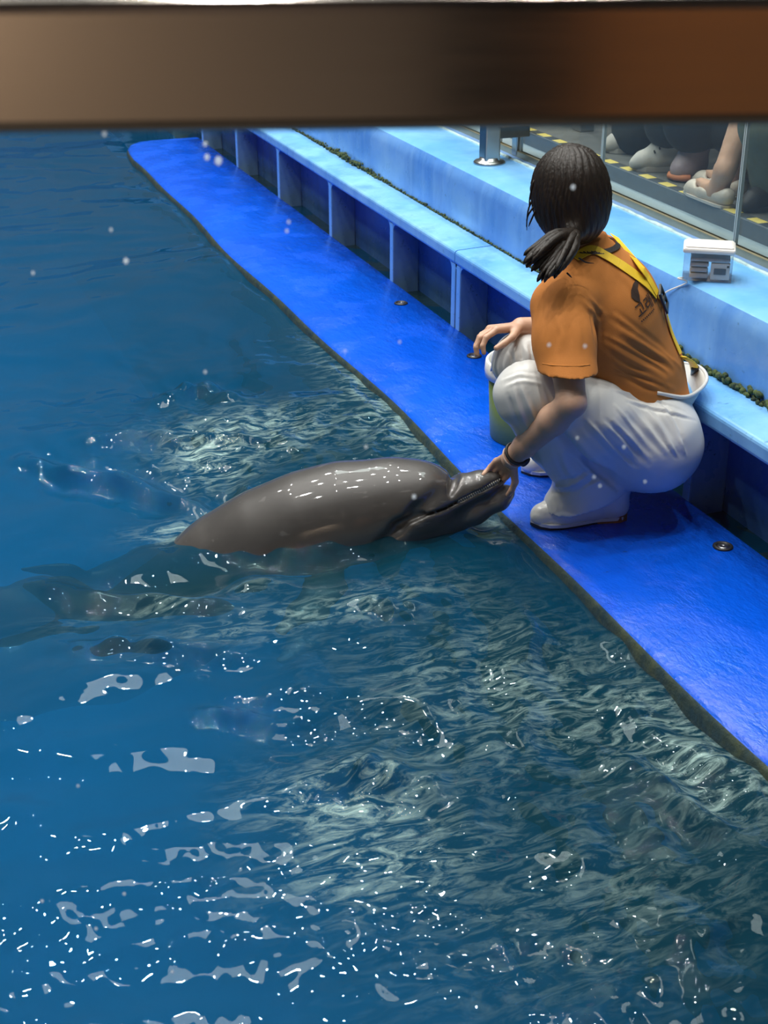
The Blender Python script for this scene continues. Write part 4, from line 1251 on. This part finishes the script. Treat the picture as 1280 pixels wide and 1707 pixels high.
for k, ((x, y), Y) in enumerate(tails):
    for j in range(3):
        e = at_y(x + random.uniform(-4, 4), y + random.uniform(-4, 4), Y + random.uniform(-.012, .012))
        mid = TIE * .5 + e * .5 + V3(0, -.016, .022 if x < 900 else .012) + np.array([random.uniform(-.006, .006) for _ in range(3)])
        st = TIE + np.array([random.uniform(-.008, .008) for _ in range(3)])
        path = spline([st, TIE * .8 + e * .2 + V3(0, -.012, .012), mid, e * .8 + mid * .2 + V3(0, 0, .004), e], 12)
        prof = [.009, .0115, .0125, .0125, .012, .0115, .0105, .0095, .008, .006, .004, .0012]
        b2 = sweep(path, [r * random.uniform(.7, 1.0) for r in prof], 8)
        tmp = bpy.data.meshes.new('t'); b2.to_mesh(tmp); b2.free(); bm.from_mesh(tmp); bpy.data.meshes.remove(tmp)
pt = tag(parented(link('ponytail', bm_mesh('ponytail', bm, True), M['hair']), hair), 'short windblown ponytail swept to the left')
parented(link('hair_tie', bm_mesh('hair_tie', sweep([TIE + V3(.016 * math.cos(a), .005 * math.sin(a), .017 * math.sin(a)) for a in np.linspace(0, 6.28, 20)], .0045, 8), True), M['black_cloth']), hair)
bm = bmesh.new()
loose = [[(886, 335), (880, 352), (877, 378)], [(889, 345), (879, 362), (878, 384)], [(893, 350), (884, 370), (881, 378)], [(1003, 330), (1007, 348), (1004, 362)], [(1000, 345), (1006, 358), (1001, 366)], [(1001, 280), (1010, 300), (1014, 318)],
         [(965, 430), (976, 437), (990, 439)], [(890, 300), (883, 330), (882, 350)], [(1001, 350), (1003, 362), (997, 371)], [(945, 455), (950, 460), (953, 463)]]
for ln in loose:
    path = spline([at_y(x, y, 2.86 if y < 400 else 2.69) for x, y in ln], 9)
    b2 = sweep(path, [.0022, .0022, .0021, .002, .0018, .0016, .0013, .001, .0006], 6)
    tmp = bpy.data.meshes.new('t'); b2.to_mesh(tmp); b2.free(); bm.from_mesh(tmp); bpy.data.meshes.remove(tmp)
ls = parented(link('loose_strands', bm_mesh('loose_strands', bm, True), M['hair']), hair); ls['kind'] = 'stuff'

# ---- wrist: pale cord and black watch strap
ad = (WR_L - ELB_L) / np.linalg.norm(WR_L - ELB_L)
def bangle(name, c, r, rr, mat, label, flat=None):
    a = np.cross(ad, ZUP); a /= np.linalg.norm(a); b = np.cross(a, ad)
    pts = [c + a * r * math.cos(q) + b * r * math.sin(q) for q in np.linspace(0, 2 * math.pi, 33)]
    return tag(link(name, bm_mesh(name, sweep(pts, rr, 8, False, flat), True), mat, person), label)
bangle('hair_band', WR_L - ad * .012, .0262, .0024, simple('pale_cord', (.62, .46, .38), .7), 'pale elastic band on the left wrist')
wt = bangle('watch_strap', WR_L - ad * .028, .0270, .0042, M['black_rubber'], 'black watch strap on the left wrist', (1.0, 1.0))
a_ = np.cross(ad, ZUP); a_ /= np.linalg.norm(a_)
bm = bmesh.new(); bmesh.ops.create_cone(bm, cap_ends=True, segments=24, radius1=.016, radius2=.014, depth=.009, matrix=Matrix.Translation(Vector(WR_L - ad * .028 + V3(.020, -.004, -.020))) @ Vector(V3(.7, -.1, -.7)).to_track_quat('Z', 'Y').to_matrix().to_4x4())
parented(link('watch_case', bm_mesh('watch_case', bm), M['black_rubber']), wt)

# ------------------------------------------------------------------ green pail behind the knees
bc = (1.668, 3.275, DECK_Z + .001)
pail = empty('bucket', bc, 'olive green bucket with white rim standing behind the bent knees', 'bucket')
link('bucket_body', bm_mesh('bucket_body', lathe([(.094, 0), (.098, .004), (.102, .06), (.108, .185), (.104, .186), (.098, .06), (.092, .006)], bc, 44, True), True), M['green_plastic'], pail)
link('rim', bm_mesh('rim', lathe([(.108, .178), (.118, .180), (.119, .198), (.117, .222), (.113, .226), (.109, .224), (.107, .186)], bc, 44, False), True), M['white_plastic'], pail)
hp = [(.121 * math.cos(a), .0, .212 + .135 * math.sin(a)) for a in np.linspace(0, math.pi, 28)]
rz = math.radians(8)
tube_obj('bail_handle', [(bc[0] + x * math.cos(rz), bc[1] + x * math.sin(rz) - .03 * math.sin(i / 27 * math.pi), bc[2] + z) for i, (x, y, z) in enumerate(hp)], .0024, M['steel'], pail, 8)

# ------------------------------------------------------------------ lidded tub with packs and a meter
tc = np.array([2.062, 3.058, TIER_Z + .003]); tr_ = math.radians(-33)
tub = empty('storage_tub', tuple(tc), 'clear plastic storage tub with white lid holding packs, on the blue kerb', 'tub', None, tr_)
def tub_part(name, boxes, mat, bevel=.003, par=None):
    bm = bmesh.new()
    for lo, hi in boxes: add_box(bm, lo, hi, bevel)
    o = link(name, bm_mesh(name, bm), mat, par or tub, False); return o
w_, d_, h_ = .062, .042, .072
clear_tub = clear_mat('clear_tub_plastic', (.95, .96, .97), .8, .05, (.55, .58, .62), .06)
tub_part('tub_wall', [((-w_, -d_, 0), (w_, -d_ + .002, h_)), ((-w_, d_ - .002, 0), (w_, d_, h_)), ((-w_, -d_, 0), (-w_ + .002, d_, h_)), ((w_ - .002, -d_, 0), (w_, d_, h_)), ((-w_, -d_, 0), (w_, d_, .002))], clear_tub, 0)
tub_part('lid', [((-w_ - .004, -d_ - .004, h_), (w_ + .004, d_ + .004, h_ + .014)), ((-w_ + .002, -d_ + .002, h_ + .012), (w_ - .002, d_ - .002, h_ + .018))], M['white_plastic'], .005)
foil = simple('foil_pack_grey', (.50, .50, .52), .35, .3, var=.3, scale=60)
for lab, lo, hi, mt in (('pale foil pack lying across the top of the clear tub', (-.045, -.036, .050), (.055, .030, .060), foil), ('second pale pack in the left half of the clear tub', (-.045, -.036, .036), (.002, .030, .046), foil),
                        ('third pale pack in the left half of the clear tub', (-.045, -.036, .022), (.000, .030, .033), foil), ('lowest pale pack on the floor of the clear tub', (-.045, -.036, .006), (.002, .030, .019), foil)):
    bm = bmesh.new(); add_box(bm, lo, hi, .003)
    me = bm_mesh('foil_pack', bm); me.transform(Matrix.Translation(Vector(tc)) @ Matrix.Rotation(tr_, 4, 'Z'))
    tag(link('foil_pack', me, mt), lab, 'pack', 'packs inside the clear tub')
gm = empty('pocket_meter', tuple(tc + V3(0, 0, .005)), 'white hand meter with grey display standing inside the clear tub', 'meter', None, tr_)
for nm, lo, hi, mt in (('casing', (.008, -.038, 0), (.056, -.022, .042), M['white_plastic']), ('display', (.016, -.0392, .014), (.046, -.0375, .030), simple('grey_display', (.10, .14, .18), .2)), ('key', (.048, -.0392, .033), (.053, -.0375, .038), M['black_rubber'])):
    bm = bmesh.new(); add_box(bm, lo, hi, .0015 if nm == 'casing' else 0); link(nm, bm_mesh(nm, bm), mt, gm, False)
cab = [at_z(1139, 463, TIER_Z + .006), at_z(1130, 464, TIER_Z + .006), (WALL_X + .010, at_z(1122, 470, TIER_Z)[1], TIER_Z - .006), at_x(1112, 486, WALL_X - .006), at_x(1104, 497, WALL_X - .010), at_x(1092, 515, WALL_X - .012), (WALL_X - .02, 3.1, LEDGE_Z + .02), (WALL_X - .04, 3.05, LEDGE_Z + .008)]
cab = [np.array(p, float) for p in cab]; cab[0][2] = cab[1][2] = TIER_Z + .006
tag(link('cable', bm_mesh('cable', sweep(spline(cab, 40), .0022, 8), True), M['white_plastic']), 'thin white cable running from the tub down the blue kerb wall', 'cable')

# ------------------------------------------------------------------ spectators behind the stand glass, feet on the step
def spectator(label, hip, yawd, feet, mats, sole, kind, hem=(.035, .072)):
    """seated figure: hip point, facing yaw, [(knee, ankle, toe)] for both legs"""
    root = empty('person', (feet[0][1][0], feet[0][1][1], STEP_Z), label, 'person')
    H = V3(*hip); f = np.array([math.cos(yawd), math.sin(yawd), 0]); r = np.cross(f, ZUP)
    F_ = Field(H + V3(-1.05, -.65, -.62), H + V3(.45, .65, 1.0), .016)
    F_.cone(H - r * .08, .13, H + r * .08, .13, .03)
    for s_, (kn, an, toe) in zip((-1, 1), feet):
        F_.chain([(H + r * s_ * .09, .085), (kn, .06)], .03); F_.chain([(kn, .058), (V3(*kn) * .5 + V3(*an) * .5, .046), (an, .031)], .02); ft = V3(*toe) - V3(*an); F_.chain([(an, .031), (V3(*an) + ft * .12 - ZUP * .055, .030), (V3(*an) * .35 + V3(*toe) * .65 + ZUP * .010, .016)], .015)
    F_.chain([(H, .13), (H + ZUP * .28, .12), (H + ZUP * .46, .10)], .05, axis=f, squash=.75)
    F_.chain([(H + ZUP * .44 - r * .17, .055), (H + ZUP * .44 + r * .17, .055)], .04)
    F_.cone(H + ZUP * .47, .05, H + ZUP * .60, .048, .02)
    F_.ell(H + ZUP * .70 + f * .02, (.078, .095, .115), np.array([r, f, ZUP]), .02)
    F_.cone(H + ZUP * .69 + f * .11, .010, H + ZUP * .665 + f * .125, .012, .01)
    for s_ in (-1, 1):
        e = H + ZUP * .22 + r * s_ * .20 + f * .05; wv = H + ZUP * .12 + r * s_ * .10 + f * .26
        F_.chain([(H + ZUP * .44 + r * s_ * .17, .05), (e, .042), (wv, .03)], .02)
        for k in range(4): F_.cone(wv + r * (k - 1.5) * .016, .012, wv + f * .10 - ZUP * .03 + r * (k - 1.5) * .020, .010, .004)
        F_.cone(wv, .014, wv + f * .05 - r * s_ * .04, .010, .004)
        F_.ell(H + ZUP * .70 + r * s_ * .078, (.012, .022, .032), np.array([r, f, ZUP]), .008)
    link('body', F_.mesh('body', 2), M['skin'], root)
    G = Field(H + V3(-1.05, -.65, -.62), H + V3(.45, .65, 1.0), .012)
    G.cone(H - r * .08, .15, H + r * .08, .15, .03)
    hems = hem if isinstance(hem, list) else [hem, hem]
    for s_, (kn, an, toe), hem in zip((-1, 1), feet, hems):
        kn, an = V3(*kn), V3(*an)
        G.chain([(H + r * s_ * .09, .105), (kn, .078)], .03)
        if kind == 'trousers': G.chain([(kn, .078), (kn * .5 + an * .5, .078), (an + ZUP * hem[0], hem[1])], .02)
        elif kind == 'skirt': G.cone(kn, .078, kn * .62 + an * .38, .092, .05)
    link(kind, G.mesh(kind, 2), mats[0], root)
    T_ = Field(H + V3(-.5, -.5, -.1), H + V3(.5, .5, .75), .014)
    T_.chain([(H, .15), (H + ZUP * .28, .14), (H + ZUP * .44, .12)], .05, axis=f, squash=.78)
    T_.chain([(H + ZUP * .43 - r * .17, .07), (H + ZUP * .43 + r * .17, .07)], .05)
    for s_ in (-1, 1):
        T_.chain([(H + ZUP * .43 + r * s_ * .17, .066), (H + ZUP * .22 + r * s_ * .20 + f * .05, .056)], .03)
    link('top', T_.mesh('top', 2), mats[1], root)
    hr = Field(H + V3(-.2, -.2, .5), H + V3(.2, .2, .95), .011)
    hr.ell(H + ZUP * .715 - f * .005, (.092, .104, .118), np.array([r, f, ZUP]), .02)
    hr.ell(H + ZUP * .66 + f * .11, (.075, .07, .10), np.array([r, f, ZUP]), .01, 'cut')
    hr.half(H + ZUP * .62, -ZUP)
    link('hair', hr.mesh('hair', 2), M['hair'], root)
    for kn, an, toe in feet:
        shoe(root, V3(*an), V3(*toe), mats[2], sole, kind)
    return root
def shoe(root, an, toe, mat, style, kind):
    d = toe - an; d[2] = 0; L = np.linalg.norm(d); f = d / L; z = STEP_Z + .001
    base = V3(an[0], an[1], z); heel = base - f * .045
    F_ = Field(np.minimum(heel, toe) - V3(.07, .07, .02), np.maximum(heel, toe) + V3(.07, .07, .17), .005)
    P = lambda q, h, w=0: heel + f * (q * (L + .045)) + ZUP * h + np.cross(ZUP, f) * w
    if style == 'sneaker':
        F_.chain([(P(.12, .034), .032), (P(.5, .036), .035), (P(.82, .028), .030), (P(.95, .020), .020)], .015); F_.chain([(P(.18, .135), .038), (P(.20, .09), .037), (P(.46, .066), .030), (P(.72, .040), .025)], .015)
    elif style == 'boot':
        F_.chain([(P(.16, .04), .036), (P(.5, .04), .037), (P(.86, .034), .034)], .015); F_.chain([(P(.22, .15), .044), (P(.22, .05), .040)], .02); F_.cone(P(.2, .11), .042, P(.62, .05), .036, .02)
    else:
        F_.chain([(P(.10, .030), .028), (P(.5, .022), .030), (P(.82, .016), .027), (P(.97, .010), .013)], .015)
        F_.chain([(P(.22, .060), .030), (P(.62, .046), .024)], .008, 'cut')
    F_.half(P(0, .006), -ZUP)
    up = link('shoe', F_.mesh('shoe', 2), mat, root)
    bm = bmesh.new(); ring = []
    for q, w in ((0, 0), (.03, .024), (.15, .031), (.45, .033), (.75, .033), (.93, .020), (1.01, 0), (.93, -.020), (.75, -.033), (.45, -.033), (.15, -.031), (.03, -.024)):
        ring.append((q, w))
    a = [bm.verts.new(P(q, 0, w)) for q, w in ring]; b = [bm.verts.new(P(q, .016 if style != 'flat' else .008, w * 1.03)) for q, w in ring]
    bm.faces.new(a); bm.faces.new(b)
    for k in range(len(ring)): bm.faces.new((a[k], a[(k + 1) % len(ring)], b[(k + 1) % len(ring)], b[k]))
    so = link('sole', bm_mesh('sole', bm), mat); so.parent = up; so.matrix_parent_inverse = (Matrix.Translation(root.location) @ up.matrix_basis).inverted()
    if style == 'sneaker':
        for k in range(3):
            q = .40 + .10 * k
            pts = [P(q, .085 - .11 * (q - .4), -.036), P(q + .02, .104 - .13 * (q - .4), 0), P(q, .085 - .11 * (q - .4), .036)]
            lc = link('lace', bm_mesh('lace', sweep(spline(pts, 9), .003, 6), True), M['black_cloth']); lc.parent = up; lc.matrix_parent_inverse = (Matrix.Translation(root.location) @ up.matrix_basis).inverted()
    if style == 'boot':
        tp = link('toe_cap', bm_mesh('toe_cap', sweep([P(.62, .012, -.040), P(.86, .013, -.040), P(1.04, .013, -.026), P(1.12, .013, 0), P(1.04, .013, .026), P(.86, .013, .040)], .011, 8), True), simple('orange_toe', (.62, .22, .09), .6)); tp.parent = up; tp.matrix_parent_inverse = (Matrix.Translation(root.location) @ up.matrix_basis).inverted()
dark1 = simple('charcoal_trousers', (.016, .022, .024), .85, var=.3, scale=60)
dark2 = simple('black_skirt', (.010, .014, .018), .85, var=.3, scale=60)
olive = simple('olive_fabric', (.14, .165, .125), .85, var=.35, scale=18)
white_c = simple('white_canvas', (.52, .50, .46), .7, var=.15, scale=30)
mauve = simple('mauve_leather', (.34, .27, .30), .5, var=.2, scale=30)
cream = simple('cream_leather', (.58, .52, .45), .45, var=.1)
def an_toe(ax, ay, tx, ty):
    a = at_z(ax, ay, STEP_Z + .10); t = at_z(tx, ty, STEP_Z); return a, t
a1, t1 = an_toe(1114, 232, 1054, 284)
a1b = at_z(1020, 262, STEP_Z) + V3(.11, .05, .10); t1b = a1b + V3(-.09, .03, -.10)
spectator('spectator in charcoal trousers and white sneakers with dark laces behind the glass', (2.98, 4.56, 1.06), math.pi, [(V3(2.60, 4.26, 1.0), a1, t1), (V3(2.60, 4.46, 1.0), a1b, t1b)], (dark1, simple('navy_top', (.02, .03, .06), .8), white_c), 'sneaker', 'trousers', [(.050, .082), (-.035, .078)])
a2, t2 = an_toe(1152, 245, 1128, 302)
a2b = a2 + V3(.10, -.10, 0); t2b = t2 + V3(.10, -.08, 0)
spectator('spectator in black trousers and mauve orange-toed shoes behind the glass', (3.02, 3.98, 1.06), math.pi, [(V3(2.60, 3.98, 1.0), a2, t2), (V3(2.64, 3.86, 1.0), a2b, t2b)], (dark2, simple('grey_top', (.12, .12, .13), .8), mauve), 'boot', 'trousers', (.075, .095))
a3, t3 = an_toe(1207, 286, 1143, 319)
a3b = a3 + V3(.10, .08, 0); t3b = t3 + V3(.09, .10, 0)
spectator('spectator in a black skirt with bare ankles and cream flat shoes behind the glass', (3.00, 3.50, 1.06), math.pi, [(V3(2.60, 3.62, 1.0), a3, t3), (V3(2.66, 3.74, 1.0), a3b, t3b)], (dark2, simple('cream_top', (.4, .37, .32), .8), cream), 'flat', 'skirt')
a4 = V3(2.55, 3.47, STEP_Z + .1); t4 = V3(2.43, 3.45, STEP_Z)
spectator('spectator in loose olive clothes bent forward at the right, behind the glass', (2.80, 3.20, .84), math.pi, [(V3(2.47, 3.44, .80), a4, t4), (V3(2.50, 3.20, .80), a4 + V3(0, -.24, 0), t4 + V3(0, -.26, 0))], (olive, olive, simple('dark_shoe', (.02, .02, .025), .6)), 'sneaker', 'trousers', (.0, .085))
